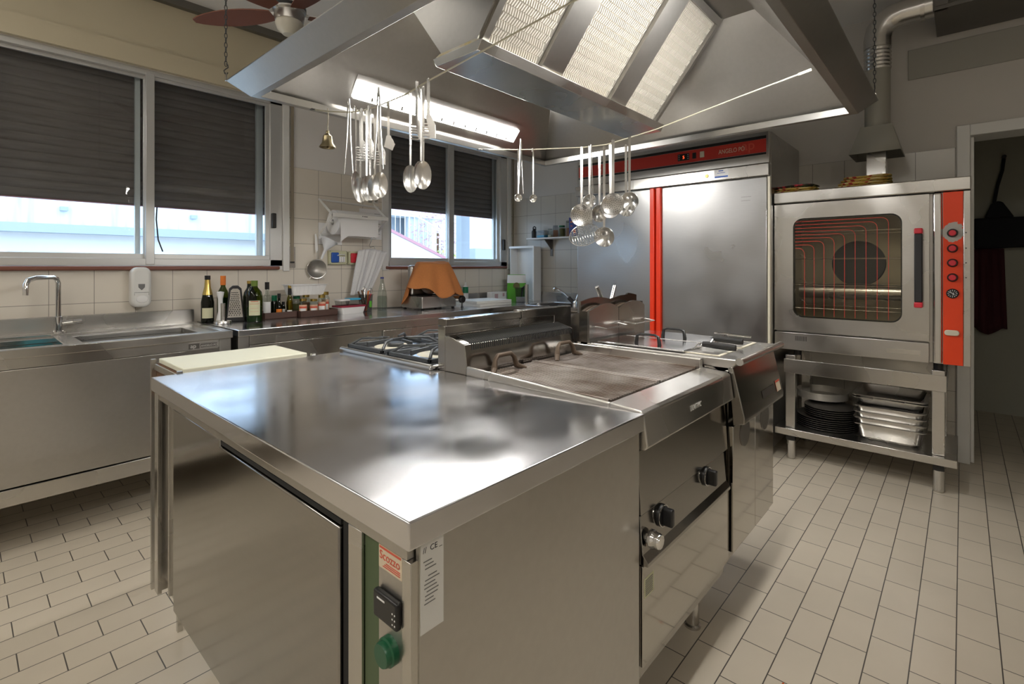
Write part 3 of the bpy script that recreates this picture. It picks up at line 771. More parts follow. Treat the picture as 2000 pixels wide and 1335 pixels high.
for i, (a, b) in enumerate(((1.796, 2.018), (2.038, 2.262))):
    ld = MB().box(a, b, 0.765, 1.135, 0.9335, 0.940).build('lid', 'steel_top', fy_, 0.002)
    x = a + 0.055
    m = MB(); m.tube([(x, 0.985, 0.940), (x, 0.98, 0.972), (x, 0.965, 0.978), (x, 0.905, 0.978), (x, 0.89, 0.972), (x, 0.885, 0.940)], [0.008, 0.006, 0.005, 0.005, 0.006, 0.008], 10)
    m.build('lid_handle', 'black', ld)
# rear plate with the wave shaped top, flue and basket hangers
m = MB()
for a, b in ((1.782, 2.022), (2.026, 2.272)):
    pts = [(a, 0.93)] + [(b, 0.93)] + [(b - (b - a) * k / 10, 1.062 + 0.026 * math.sin(math.pi * (k / 10) ** 0.8)) for k in range(11)]
    m.prism(pts, 'y', 1.165, 1.175)
rp = m.build('front_flue_plate', 'steel', fy_)
m = MB(); n = 24
top = [(FX1 - (FX1 - FX0) * k / n, 1.100 + 0.014 * abs(math.sin(math.pi * 2 * k / n)) + (0.01 if k < 5 else 0)) for k in range(n + 1)]
m.prism([(FX0, 0.93), (FX1, 0.93)] + top, 'y', 1.208, 1.216); m.build('rear_flue_plate', 'steel_dark', fy_)
m = MB()
for a, b in ((1.80, 2.01), (2.04, 2.25)):
    m.prism([(b - (b - a) * k / 10, 1.052 + 0.026 * math.sin(math.pi * k / 10)) for k in range(11)] + [(a, 0.94), (b, 0.94)], 'y', 1.190, 1.207)
m.build('flue_outlet', 'flue_brown', fy_)
m = MB(); m.box(FX0, FX0 + 0.006, 1.175, 1.208, 0.80, 1.06); m.box(FX1 - 0.006, FX1, 1.175, 1.208, 0.80, 1.08); m.box(FX0, FX1, 1.16, 1.245, 0.60, 0.93); m.build('flue_side', 'steel_dark', fy_)
m = MB()
for a, b in ((1.795, 2.005), (2.045, 2.265)):
    m.tube([(a - 0.005, 1.163, 0.995), (a + 0.02, 1.158, 0.995), (a + 0.025, 1.105, 0.990), (b - 0.01, 1.105, 0.990), (b, 1.158, 0.995), (b - 0.04, 1.162, 0.995)], 0.0028, 8)
m.build('basket_hanger', 'steel_polished', fy_)
reb(fy_)
def basket(lab, x, mat, y0, y1, z):
    t = at0('fryer_basket', lab, 'fryer basket', (x, 0.76, 0.934))
    m = MB()
    for dx in (-0.03, 0.03): m.tube([(x + dx, 0.80, 0.9360), (x + dx, 0.758, 0.937), (x + dx * 0.7, 0.748, z), (x, y0 + 0.01, z)], 0.0024, 8)
    for k in range(4): m.tube([(x - 0.035, 0.762 - 0.004 * k, 0.936 + 0.002 * k), (x + 0.035, 0.762 - 0.004 * k, 0.936 + 0.002 * k)], 0.0015, 6)
    m.build('wire_frame', 'chrome', t)
    if mat: 
        m = MB(); m.tube([(x, y0, z), (x, y0 - 0.02, z), (x, y1 + 0.02, z - 0.003), (x, y1, z - 0.003)], [0.010, 0.0115, 0.012, 0.011], 12); m.build('grip', mat, t)
    else: MB().tube([(x, y0 + 0.02, z), (x, y1, z - 0.004)], 0.004, 8).build('grip', 'chrome', t)
    reb(t)
basket('fryer basket handle with black grip lying nearest the grill', 1.905, 'black', 0.735, 0.615, 0.955)
basket('fryer basket handle with black grip behind the nearer one', 2.065, 'black', 0.755, 0.64, 0.957)
basket('bare wire fryer basket handle farthest from the grill', 2.205, None, 0.78, 0.65, 0.962)
for i, (a, b, lab) in enumerate((((2.25, 1.31, 0.892), (2.115, 1.34, 1.15), 'grey tubular handle leaning left behind the fryer plate'), ((2.06, 1.28, 0.892), (2.235, 1.31, 1.15), 'grey tubular handle leaning right behind the fryer plate'))):
    t = at0('stirring_paddle', lab, 'utensil', a, 'crossed tubular handles behind the fryer')
    MB().tube([a, tuple(a[k] * 0.4 + b[k] * 0.6 for k in range(3))], 0.006, 10).build('shaft', 'steel', t)
    MB().tube([tuple(a[k] * 0.4 + b[k] * 0.6 for k in range(3)), b], 0.0105, 14).build('grip', 'steel_polished', t); reb(t)
# low steel bench behind the fryer that the handles stand on
bk = at0('neutral_unit', 'narrow stainless unit behind the fryer between the two cooking rows', 'counter', (2.0, 1.6, 0))
m = MB(); m.box(1.912, 2.27, 1.25, 1.98, 0.2, 0.89); m.build('body', 'steel_dark', bk, 0.003)
m = MB(); m.box(1.912, 2.27, 1.40, 1.412, 0.89, 1.02); m.build('riser', 'steel_dark', bk, 0.002)
for x in (1.96, 2.22):
    for y in (1.3, 1.92): MB().cyl((x, y, 0), (x, y, 0.2), 0.02).build('leg', 'steel', bk)
reb(bk)

# ------------------------------------------------------------------ stove behind the riser
sv = at0('gas_range', 'gas range with black cast iron pan supports behind the grill riser', 'stove', (1.5, 1.68, 0))
m = MB(); m.box(1.146, 1.905, 1.386, 1.985, 0.20, 0.885); m.build('body', 'steel', sv)
m = MB(); m.box(1.112, 1.905, 1.386, 2.0, 0.886, 0.900); m.build('hob_plate', 'steel_top', sv, 0.006, 3)
MB().tube([(1.122, 1.39, 0.893), (1.122, 2.0, 0.893)], 0.011, 12).build('edge_trim', 'steel', sv)
MB().box(1.777, 1.905, 1.345, 1.383, 0.60, 1.07).build('riser', 'steel_dark', sv, 0.002)
for cx, cy in ((1.30, 1.86), (1.30, 1.56), (1.66, 1.86), (1.66, 1.56)):
    m = MB(); a, b, c, d = cx - 0.15, cx + 0.15, cy - 0.125, cy + 0.125; h0 = 0.906
    for q in (((a, c), (b, c)), ((b, c), (b, d)), ((b, d), (a, d)), ((a, d), (a, c))):
        (x0, y0), (x1, y1) = q
        m.box(min(x0, x1) - 0.006, max(x0, x1) + 0.006, min(y0, y1) - 0.006, max(y0, y1) + 0.006, h0 - 0.006, h0 + 0.008)
    for dx, dy in ((1, 0), (-1, 0), (0, 1), (0, -1)):
        p0 = Vector((cx + dx * 0.14, cy + dy * 0.118, h0 + 0.004)); p1 = Vector((cx + dx * 0.055, cy + dy * 0.05, h0 + 0.026))
        side = Vector((-dy, dx, 0)) * 0.006
        e0 = Vector((0, 0, 0.022)); e1 = Vector((0, 0, 0.004))
        vv = [m.v(q) for q in (p0 - side, p0 + side, p1 + side, p1 - side, p0 - side + e0, p0 + side + e0, p1 + side + e1, p1 - side + e1)]
        for q in ((3, 2, 1, 0), (4, 5, 6, 7), (0, 1, 5, 4), (1, 2, 6, 5), (2, 3, 7, 6), (3, 0, 4, 7)): m._f([m.bm.faces.new([vv[i] for i in q])])
    for dx, dy in ((1, 1), (-1, 1), (-1, -1), (1, -1)):
        m.tube([(cx + dx * 0.143, cy + dy * 0.118, h0 + 0.006), (cx + dx * 0.11, cy + dy * 0.09, h0 + 0.03), (cx + dx * 0.04, cy + dy * 0.035, h0 + 0.030)], [0.007, 0.006, 0.005], 8)
    m.build('pan_support', 'cast_iron', sv, 0.002)
    m = MB(); m.lathe([(0.0, 0.917), (0.03, 0.917), (0.036, 0.912), (0.036, 0.900)], (cx, cy, 0)); m.build('burner', 'cast_iron', sv)
    m = MB(); m.lathe([(0.0, 0.9006), (0.085, 0.9006), (0.09, 0.900)], (cx, cy, 0)); m.build('burner_well', 'cream_plastic', sv)
for x in (1.2, 1.85):
    for y in (1.45, 1.93): MB().cyl((x, y, 0), (x, y, 0.2), 0.02).build('leg', 'steel', sv)
reb(sv)

# ------------------------------------------------------------------ butcher block with white board
bb = at0('butcher_block', 'dark wooden butcher block in a steel frame behind the prep counter', 'butcher block', (0.75, 2.17, 0))
m = MB(); m.box(0.525, 0.985, 2.0, 2.335, 0.74, 0.873); m.build('block', 'dark_wood', bb)
MB().box(0.518, 0.5245, 2.009, 2.331, 0.850, 0.872).build('edge_strip', 'steel', bb)
for x in (0.517, 0.993):
    for y in (2.0, 2.34): MB().box(x - 0.008, x + 0.008, y - 0.008, y + 0.008, 0, 0.89).build('leg', 'steel', bb)
reb(bb)
cb = MB().box(0.532, 0.975, 2.015, 2.325, 0.874, 0.893).build('cutting_board', 'cream_board', None, 0.003)
tag(cb, 'large cream polyethylene cutting board behind the prep counter', 'cutting board')

# ------------------------------------------------------------------ sink unit on the window wall
sk = at0('sink_unit', 'long stainless sink unit with backsplash under the large window', 'sink unit', (0.05, 3.4, 0))
m = MB(); SX0, SX1 = -1.0, 1.047
m.box(SX0, SX1, 3.05, 3.105, 0.850, 0.89); m.box(SX0, SX1, 3.60, 3.73, 0.850, 0.89)
m.box(SX0, -0.90, 3.105, 3.60, 0.850, 0.89); m.box(1.005, SX1, 3.105, 3.60, 0.850, 0.89)
m.box(0.345, 0.415, 3.105, 3.60, 0.850, 0.884); m.box(0.93, 1.005, 3.105, 3.60, 0.850, 0.876); m.box(-0.90, 0.93, 3.55, 3.60, 0.85, 0.876)
m.build('worktop', 'steel', sk, 0.003)
for a, b in ((-0.90, 0.345), (0.415, 0.93)):
    m = MB(); t_ = 0.004
    m.box(a, b, 3.105, 3.55, 0.62, 0.62 + t_); m.box(a, a + t_, 3.105, 3.55, 0.62, 0.85); m.box(b - t_, b, 3.105, 3.55, 0.62, 0.85)
    m.box(a, b, 3.105, 3.105 + t_, 0.62, 0.85); m.box(a, b, 3.55 - t_, 3.55, 0.62, 0.85); m.build('basin', 'steel', sk)
m = MB(); m.box(SX0, SX1, 3.73, 3.765, 0.80, 0.972); m.build('backsplash', 'steel', sk, 0.003)
m = MB(); m.box(SX0, 0.98, 3.062, 3.075, 0.803, 0.850); m.build('front_rail', 'steel', sk, 0.001)
m = MB(); m.box(0.982, 1.040, 3.062, 3.12, 0.06, 0.850); m.box(0.982, 1.040, 3.66, 3.72, 0.06, 0.85); m.box(SX0, SX0 + 0.05, 3.062, 3.12, 0.06, 0.85); m.box(SX0, SX0 + 0.05, 3.66, 3.72, 0.06, 0.85); m.build('corner_post', 'steel', sk, 0.001)
m = MB(); m.box(SX0 + 0.05, 0.02, 3.085, 3.10, 0.29, 0.80); m.build('door', 'steel_side', sk, 0.002)
m = MB(); m.box(0.0, 0.981, 3.066, 3.082, 0.29, 0.800); m.build('door', 'steel_side', sk, 0.002)
m = MB(); m.box(SX0 + 0.05, 0.982, 3.062, 3.70, 0.212, 0.284); m.build('base_shelf', 'steel', sk, 0.002)
m = MB(); m.box(SX0 + 0.02, SX0 + 0.03, 3.1, 3.7, 0.284, 0.60); m.box(SX0 + 0.05, 0.98, 3.70, 3.71, 0.284, 0.60); m.build('back_panel', 'steel_side', sk)
np_ = MB().box(0.827, 0.974, 3.0600, 3.062, 0.800, 0.842).build('name_plate', 'steel', sk)
m = MB(); m.box(0.832, 0.884, 3.0594, 3.0601, 0.808, 0.836); m.box(0.888, 0.970, 3.0594, 3.0601, 0.812, 0.832); m.build('plate_field', 'pan_steel', np_)
text('plate_lettering', 'ap', 0.030, fy(0.840, 3.0592, 0.814), 'white_paint', np_, 0.0002)
text('plate_lettering', 'ANGELO PO', 0.015, fy(0.890, 3.0592, 0.816), 'white_paint', np_, 0.0002, sx=0.95)
reb(sk)
fc = at0('faucet', 'chrome swivel faucet with square bent spout on the long sink', 'faucet', (0.378, 3.66, 0.89))
m = MB(); m.lathe([(0, 0.0), (0.024, 0.0), (0.024, 0.008), (0.018, 0.012), (0.018, 0.085), (0.013, 0.09), (0, 0.09)], (0, 0, 0)); b_ = m.build('base', 'chrome', fc)
MB().tube([(0, 0, 0.085), (0, 0, 0.27), (-0.008, -0.010, 0.292), (-0.028, -0.034, 0.303), (-0.10, -0.115, 0.300), (-0.128, -0.146, 0.290), (-0.138, -0.158, 0.268), (-0.139, -0.159, 0.215)], 0.0125, 16).build('spout', 'chrome', fc)
m = MB(); m.tube([(0.016, 0, 0.05), (0.06, -0.006, 0.053)], 0.014, 16); m.tube([(0.062, -0.006, 0.053), (0.098, -0.010, 0.056)], 0.0125, 16); m.build('lever', 'chrome', fc)
sd = thing('soap_dispenser', 'pale grey wall mounted soap dispenser above the long sink', 'soap dispenser', (0.765, WY - 0.006, 1.0))
m = MB(); m.prism([(x * 0.94, z) for x, z in rrect(-0.055, 0.055, 0.0, 0.245, 0.04)], 'y', -0.085, 0.0); m.build('housing', 'white_paint', sd, 0.018, 4)
m = MB(); m.lathe([(0.0, -0.006), (0.027, -0.004), (0.036, 0.004), (0.036, 0.01)], (0.002, -0.084, 0.050), 24, 'y', sy=0.75); m.build('push_button', 'white_plastic', sd)
m = MB(); m.prism([(0.0, 0.105), (0.016, 0.122), (0.017, 0.143), (-0.017, 0.143), (-0.016, 0.122)], 'y', -0.0875, -0.083); m.build('level_window', 'ink_grey', sd, 0.002)
m = MB(); m.tube([(-0.036, -0.0855, 0.075), (-0.036, -0.086, 0.092), (0.036, -0.086, 0.092), (0.036, -0.0855, 0.075)], 0.001, 6); m.build('seam', 'ink_grey', sd)
sp_ = thing('scouring_cloth', 'turquoise scouring cloth in the long sink basin', 'cloth', (0.32, 3.27, 0.624))
m = MB(); m.lathe([(0, 0.245), (0.045, 0.238), (0.062, 0.21), (0.060, 0.15), (0.055, 0.0), (0, 0)], (0, 0, 0), 18, sy=0.7)
for v_ in m.bm.verts: v_.co += Vector((random.uniform(-1, 1), random.uniform(-1, 1), random.uniform(-1, 0))) * 0.004
m.build('cloth', 'teal_plastic', sp_)
sp_.location.z = 0.625

# ------------------------------------------------------------------ cabinet with steel counter
ct = at0('counter_cabinet', 'stainless counter cabinet with sliding doors under the small window', 'cabinet', (2.08, 3.4, 0))
MB().box(1.070, 3.10, 3.035, 3.76, 0.852, 0.89).build('worktop', 'steel_top', ct, 0.004, 3)
m = MB(); m.box(1.074, 3.095, 3.075, 3.75, 0.25, 0.852); m.build('body', 'steel_side', ct)
m = MB(); m.box(1.134, 3.05, 3.048, 3.075, 0.801, 0.851); m.build('front_rail', 'steel', ct, 0.001)
m = MB(); m.box(1.074, 1.131, 3.048, 3.075, 0.06, 0.851); m.box(3.05, 3.095, 3.048, 3.075, 0.06, 0.851); m.box(1.074, 1.131, 3.69, 3.75, 0.06, 0.25); m.box(3.04, 3.095, 3.69, 3.75, 0.06, 0.25); m.build('corner_post', 'steel', ct, 0.001)
MB().box(1.136, 2.016, 3.054, 3.074, 0.285, 0.794).build('door', 'steel', ct, 0.002)
MB().box(2.036, 3.048, 3.058, 3.074, 0.285, 0.794).build('door', 'steel', ct, 0.002)
MB().box(1.134, 3.05, 3.05, 3.074, 0.212, 0.28).build('base_shelf', 'steel', ct, 0.002)
reb(ct)

# ------------------------------------------------------------------ corner sink
cs = at0('corner_sink_unit', 'stainless corner sink unit with backsplash between small window and fridge', 'sink unit', (3.8, 3.2, 0))
m = MB(); m.box(3.125, 3.66, 3.11, 3.745, 0.85, 0.882); m.box(3.66, 4.26, 3.62, 3.745, 0.85, 0.882); m.box(3.66, 3.72, 2.45, 3.62, 0.85, 0.882)
m.box(4.16, 4.26, 2.45, 3.62, 0.85, 0.882); m.box(3.72, 4.16, 2.45, 2.62, 0.85, 0.882); m.box(3.72, 4.16, 3.15, 3.62, 0.85, 0.882)
m.build('worktop', 'steel_top', cs, 0.003)
m = MB(); m.box(3.72, 4.16, 2.62, 3.15, 0.66, 0.664); m.box(3.716, 3.72, 2.62, 3.15, 0.66, 0.85); m.box(4.16, 4.164, 2.62, 3.15, 0.66, 0.85); m.box(3.72, 4.16, 2.616, 2.62, 0.66, 0.85); m.box(3.72, 4.16, 3.15, 3.154, 0.66, 0.85); m.build('basin', 'steel', cs)
m = MB(); m.box(4.26, 4.285, 2.45, 3.77, 0.80, 0.975); m.box(3.125, 4.26, 3.745, 3.77, 0.80, 0.975); m.build('backsplash', 'steel', cs, 0.002)
m = MB(); m.box(3.14, 3.64, 3.13, 3.73, 0.2, 0.85); m.box(3.67, 4.25, 2.46, 2.60, 0.2, 0.85); m.build('body', 'steel_dark', cs)
for x, y in ((3.2, 3.2), (3.2, 3.66), (4.2, 3.66), (4.2, 2.5), (3.7, 2.5)): MB().cyl((x, y, 0), (x, y, 0.85 if y > 3.3 and x > 4 else 0.2), 0.02).build('leg', 'steel', cs)
reb(cs)
f2 = thing('spray_faucet', 'chrome faucet with curved neck and black grip on the corner sink', 'faucet', (3.69, 2.56, 0.8825))
m = MB(); m.lathe([(0, 0), (0.024, 0), (0.022, 0.05), (0.017, 0.06), (0, 0.062)], (0, 0, 0)); m.build('base', 'chrome', f2)
MB().tube([(0, 0, 0.03), (0.0, 0.07, 0.085)], [0.017, 0.019], 14).build('grip', 'black_soft', f2)
MB().tube([(0.0, 0.065, 0.083), (0, 0.12, 0.125), (0, 0.17, 0.155), (0, 0.215, 0.168), (0, 0.235, 0.160), (0, 0.24, 0.145)], [0.009, 0.009, 0.009, 0.010, 0.012, 0.012], 12).build('spout', 'chrome', f2)
MB().tube([(0, 0, 0.055), (0.02, -0.015, 0.115)], 0.006, 8).build('lever', 'chrome', f2)

# ------------------------------------------------------------------ refrigerator
RX = 3.32; K_ = 1.06
fg = at0('double_door_refrigerator', 'tall steel two door refrigerator with red fascia and red door handles', 'refrigerator', (3.9, 1.68, 0))
m = MB(); m.box(RX + 0.03, 4.045, 0.872, 2.287, 0.13, 2.078); m.build('body', 'steel_side', fg, 0.003)
m = MB(); m.box(RX, RX + 0.03, 0.876, 2.285, 1.884, 2.078); hd = m.build('header', 'steel_side', fg, 0.004)
m = MB(); m.box(RX - 0.02, RX + 0.03, 0.874, 2.290, 1.806, 1.879); m.build('header_lip', 'steel', fg, 0.004)
MB().box(RX - 0.003, RX, 0.893, 2.268, 1.9515, 2.033).build('red_strip', 'red_fascia', hd)
m = MB(); m.box(RX - 0.004, RX, 0.893, 2.268, 2.035, 2.052); m.box(RX - 0.004, RX, 0.893, 2.268, 1.937, 1.949); m.build('black_strip', 'black', hd)
dp = MB().box(RX - 0.006, RX - 0.002, 1.372, 1.452, 1.969, 2.015).build('digital_display', 'black', hd, 0.001)
text('display_digit', '5', 0.030, fx(RX - 0.0065, 1.418, 1.981), 'red_digit', dp, 0.0003)
m = MB()
for y in (1.380, 1.442):
    for z in (1.978, 1.992, 2.004): m.box(RX - 0.0068, RX - 0.006, y - 0.003, y + 0.003, z, z + 0.003)
m.build('display_keys', 'white_paint', dp)
MB().box(RX - 0.008, RX - 0.002, 1.325, 1.350, 1.972, 2.012).build('black_switch', 'black', hd, 0.002)
MB().box(RX - 0.010, RX - 0.002, 1.270, 1.298, 1.973, 2.012).build('cream_switch', 'cream_plastic', hd, 0.002)
text('fascia_lettering', 'ANGELO PO', 0.040, fx(RX - 0.0035, 1.178, 1.977), 'sticker_cream', hd, 0.0003, sx=0.72)
text('fascia_lettering', 'ap', 0.085, fx(RX - 0.0035, 1.035, 1.978), 'sticker_red', hd, 0.0003)
m = MB(); m.box(RX - 0.0038, RX - 0.003, 1.04, 1.18, 1.963, 1.965); m.box(RX - 0.0038, RX - 0.003, 1.04, 1.17, 2.016, 2.0175); m.build('fascia_lines', 'sticker_red', hd)
MB().lathe([(0, -0.005), (0.010, -0.005), (0.012, 0.0)], (RX - 0.02, 1.248, 1.842), 20, 'x').build('lock', 'yellow_brass', fg)
sk2 = MB().box(RX - 0.0212, RX - 0.02, 1.112, 1.198, 1.821, 1.876).build('service_sticker', 'paper', fg)
m = MB(); m.box(RX - 0.0216, RX - 0.0211, 1.113, 1.197, 1.822, 1.832); m.box(RX - 0.0216, RX - 0.0211, 1.142, 1.172, 1.862, 1.868); m.box(RX - 0.0216, RX - 0.0211, 1.13, 1.18, 1.850, 1.853); m.build('sticker_print', 'blue_plastic', sk2)
for i, (a, b) in enumerate(((0.889, 1.570), (1.652, 2.283))):
    d = MB().box(RX, RX + 0.029, a, b, 0.18, 1.800).build('door', 'steel_fridge', fg, 0.004)
    h0, h1 = ((1.571, 1.604) if i == 0 else (1.619, 1.651))
    m = MB(); m.prism([(RX - 0.022, h0), (RX - 0.022, h1), (RX + 0.028, h1), (RX + 0.028, h0)], 'z', 0.18, 1.802); m.build('handle_strip', 'red_enamel', d, 0.004)
m = MB(); m.box(RX - 0.0006, RX - 0.0001, 0.98, 1.04, 1.685, 1.687); m.box(RX - 0.0006, RX - 0.0001, 0.985, 1.04, 1.662, 1.664); m.build('scratch', 'pan_steel', fg)
MB().box(RX + 0.004, RX + 0.03, 0.873, 0.886, 0.18, 1.80).build('hinge_trim', 'cream_plastic', fg)
m = MB(); m.box(RX + 0.02, RX + 0.028, 1.6045, 1.6185, 0.18, 1.80); m.build('centre_gap', 'dark_gap', fg)
# sizes above were taken at a nominal distance: bring the unit to its true size and place
SC = Matrix.Translation((0, 0, 1.25)) @ Matrix.Diagonal((K_, K_, K_, 1)) @ Matrix.Translation((0, 0, -1.25))
def grow(o):
    for c in o.children:
        c.data.transform(SC); grow(c)
bpy.context.view_layer.update(); grow(fg)
for y in (0.99, 2.36):
    for x in (3.62, 4.2): MB().cyl((x, y, 0), (x, y, 0.09), 0.022).build('leg', 'steel', fg)
reb(fg)

# ------------------------------------------------------------------ oven
OX = 3.60
ov = at0('convection_oven', 'stainless convection oven with glass door and red control panel', 'oven', (3.88, 0.445, 0.715))
m = MB()
m.box(OX + 0.03, 4.24, -0.028, 0.10, 0.715, 1.655); m.box(OX + 0.05, 4.24, 0.10, 0.918, 0.715, 0.85); m.box(4.15, 4.24, 0.10, 0.918, 0.85, 1.655)
m.box(OX + 0.05, 4.15, 0.875, 0.918, 0.85, 1.655); m.box(OX + 0.05, 4.15, 0.10, 0.155, 0.85, 1.655); m.box(OX + 0.05, 4.15, 0.155, 0.875, 1.60, 1.655)
m.build('body', 'steel_side', ov)
MB().box(OX - 0.022, 4.25, -0.034, 0.917, 1.658, 1.728).build('top_cover', 'steel', ov, 0.005, 3)
m = MB(); m.box(4.135, 4.149, 0.156, 0.874, 0.851, 1.599); m.build('cavity_back', 'oven_cavity', ov)
m = MB(); m.lathe([(0, -0.012), (0.15, -0.012), (0.155, 0)], (4.134, 0.53, 1.27), 40, 'x'); m.build('fan_guard', 'cast_iron', ov)
m = MB()
for z in (1.47, 1.30, 1.13, 0.98):
    for xx in (3.70, 4.05): m.tube([(xx, 0.870, z + 0.03), (xx, 0.845, z + 0.03), (xx, 0.825, z), (xx, 0.205, z), (xx, 0.185, z + 0.03), (xx, 0.16, z + 0.03)], 0.0028, 8)
m.build('rack', 'steel_polished', ov)
m = MB(); m.tube([(3.9, 0.20, 1.085), (3.9, 0.83, 1.085)], 0.05, 24); m.build('heating_cylinder', 'steel', ov)
# door: frame with a rounded window
def ring_plate(outer, inner, x0, x1, mats, name, parent, bev=0.0):
    m = MB(); bm = m.bm; n = len(inner)
    for x, s_ in ((x0, 1), (x1, -1)):
        pass
    def make(x): return [m.v((x, y, z)) for y, z in outer], [m.v((x, y, z)) for y, z in inner]
    (o0, i0), (o1, i1) = make(x0), make(x1); k = len(outer)
    fs = []
    def band(O, I):
        seg = n // 4
        for q in range(4):
            sl = [I[(q * seg + j) % n] for j in range(seg)]
            for j in range(seg - 1): fs.append(bm.faces.new((O[q], sl[j], sl[j + 1])))
            fs.append(bm.faces.new((O[q], sl[-1], I[((q + 1) * seg) % n], O[(q + 1) % 4])))
    band(o0, i0); band(o1, i1)
    for j in range(4): fs.append(bm.faces.new((o0[j], o0[(j + 1) % 4], o1[(j + 1) % 4], o1[j])))
    for j in range(n): fs.append(bm.faces.new((i0[j], i0[(j + 1) % n], i1[(j + 1) % n], i1[j])))
    m._f(fs); return m.build(name, mats, parent, bev)
inn = rrect(0.255, 0.809, 0.926, 1.555, 0.055, 6)
od = ring_plate([(0.918, 1.650), (0.137, 1.650), (0.137, 0.836), (0.918, 0.836)][1:] + [(0.918, 1.650)], inn, OX, OX + 0.045, 'steel', 'door', ov) if False else None
outer = [(0.918, 1.650), (0.137, 1.650), (0.137, 0.836), (0.918, 0.836)]
# rrect starts at the +y/+z corner and turns towards -y: same order as outer
od = ring_plate(outer, inn, OX, OX + 0.045, 'steel', 'door', ov, 0.0)
m = MB(); m.prism([(y, z) for y, z in inn], 'x', OX + 0.012, OX + 0.016); m.build('glass', 'oven_glass', od)
inn2 = rrect(0.262, 0.802, 0.933, 1.548, 0.05, 6)
ring_plate([(y, z) for y, z in ((0.86, 1.6), (0.2, 1.6), (0.2, 0.88), (0.86, 0.88))], inn2, OX + 0.0175, OX + 0.03, 'black', 'gasket', od)
m = MB()
for i in range(9):
    z = 1.535 - i * 0.0212; y = 0.318 + i * 0.0536; r_ = 0.035
    pts = [(OX + 0.0108, 0.800, z)] + [(OX + 0.0108, y + r_ - r_ * math.sin(a), z - r_ + r_ * math.cos(a)) for a in [math.pi / 2 * k / 5 for k in range(6)]] + [(OX + 0.0108, y, 0.94)]
    m.tube(pts, 0.0013, 5)
m.build('red_lines', 'red_line', od)
hn = MB().box(OX - 0.055, OX - 0.028, 0.163, 0.199, 1.052, 1.431).build('handle', 'black_soft', od, 0.006, 3)
for z in (1.430, 1.022): MB().box(OX - 0.056, OX - 0.001, 0.162, 0.200, z, z + 0.031).build('handle_end', 'red_plastic', hn, 0.006, 3)
m = MB(); m.box(OX, OX + 0.045, 0.137, 0.918, 0.716, 0.826); lp = m.build('lower_panel', 'steel', ov, 0.003)
m = MB()
for k in range(9): m.box(OX - 0.0008, OX, 0.733 + k * 0.0075, 0.736 + k * 0.0075, 0.776, 0.806)
m.build('vent_slots', 'dark_gap', lp)
MB().box(OX - 0.0015, OX, 0.174, 0.325, 0.755, 0.779).build('name_plate', 'steel_polished', lp)
MB().box(OX + 0.004, OX + 0.05, 0.082, 0.122, 0.716, 1.655).build('side_trim', 'steel_polished', ov, 0.010, 3)
m = MB(); m.box(OX, OX + 0.03, -0.0335, -0.003, 0.716, 1.655); m.build('edge_trim', 'steel', ov, 0.003)
cpn = MB().box(OX, OX + 0.03, -0.0025, 0.079, 0.718, 1.653).build('control_panel', 'red_worn', ov, 0.001)
for z in (1.430, 1.347, 1.269, 1.190):
    k = MB().lathe([(0, -0.014), (0.019, -0.014), (0.022, -0.010), (0.023, 0)], (OX, 0.040, z), 26, 'x').build('knob', 'black', cpn)
    MB().lathe([(0, -0.022), (0.0135, -0.022), (0.016, -0.018), (0.016, -0.013)], (OX, 0.040, z), 22, 'x').build('knob_cap', 'red_plastic', k)
tm = MB().lathe([(0, -0.012), (0.022, -0.012), (0.026, -0.008), (0.026, 0)], (OX, 0.040, 1.104), 28, 'x').build('timer_dial', 'black', cpn)
m = MB()
for k in range(12):
    a = k * math.pi / 6; m.obox((OX - 0.0125, 0.040 + 0.017 * math.cos(a), 1.104 + 0.017 * math.sin(a)), (0.0005, 0, 0), (0, 0.0035 * math.cos(a), 0.0035 * math.sin(a)), (0, -0.001 * math.sin(a), 0.001 * math.cos(a)))
m.obox((OX - 0.0125, 0.042, 1.106), (0.0005, 0, 0), (0, 0.010, 0.007), (0, -0.001, 0.0012)); m.obox((OX - 0.0125, 0.037, 1.102), (0.0005, 0, 0), (0, -0.002, 0.008), (0, 0.001, 0))
m.build('dial_marks', 'white_plastic', tm)
m = MB(); m.prism(rrect(0.012, 0.074, 0.877, 0.907, 0.0145, 6), 'x', OX - 0.014, OX); m.build('switch', 'cream_plastic', cpn, 0.004, 3)
m = MB()
for z in (1.430, 1.347, 1.269, 1.190): m.lathe([(0, -0.002), (0.003, -0.002), (0.003, 0)], (OX, -0.014, z), 10, 'x')
m.build('pilot_lamp', 'ink', ov)
for x, y in ((3.68, 0.80), (3.68, 0.10), (4.1, 0.80), (4.1, 0.10)): MB().cyl((x, y, 0.676), (x, y, 0.7155), 0.022).build('foot', 'black', ov)
reb(ov)
# stand
sn = at0('oven_stand', 'stainless stand with bottom shelf carrying the oven', 'stand', (3.86, 0.45, 0))
m = MB(); m.box(3.622, 3.632, 0.064, 0.868, 0.560, 0.650); m.box(4.118, 4.128, 0.064, 0.868, 0.56, 0.65); m.box(3.632, 4.118, 0.862, 0.868, 0.56, 0.65); m.box(3.632, 4.118, 0.064, 0.070, 0.56, 0.65)
m.build('top_rail', 'steel', sn, 0.002)
for x, y in ((3.633, 0.805), (3.633, 0.071), (4.067, 0.805), (4.067, 0.071)):
    lg = MB().box(x, x + 0.05, y, y + 0.056, 0.205, 0.675).build('leg', 'steel', sn, 0.003)
    MB().lathe([(0.0, 0.0), (0.020, 0.0), (0.026, 0.006), (0.027, 0.12), (0, 0.12)], (x + 0.025, y + 0.028, 0), 12, smooth=False).build('foot', 'steel_polished', lg)
    MB().box(x + 0.004, x + 0.046, y + 0.004, y + 0.052, 0.12, 0.160).build('collar', 'black', lg)
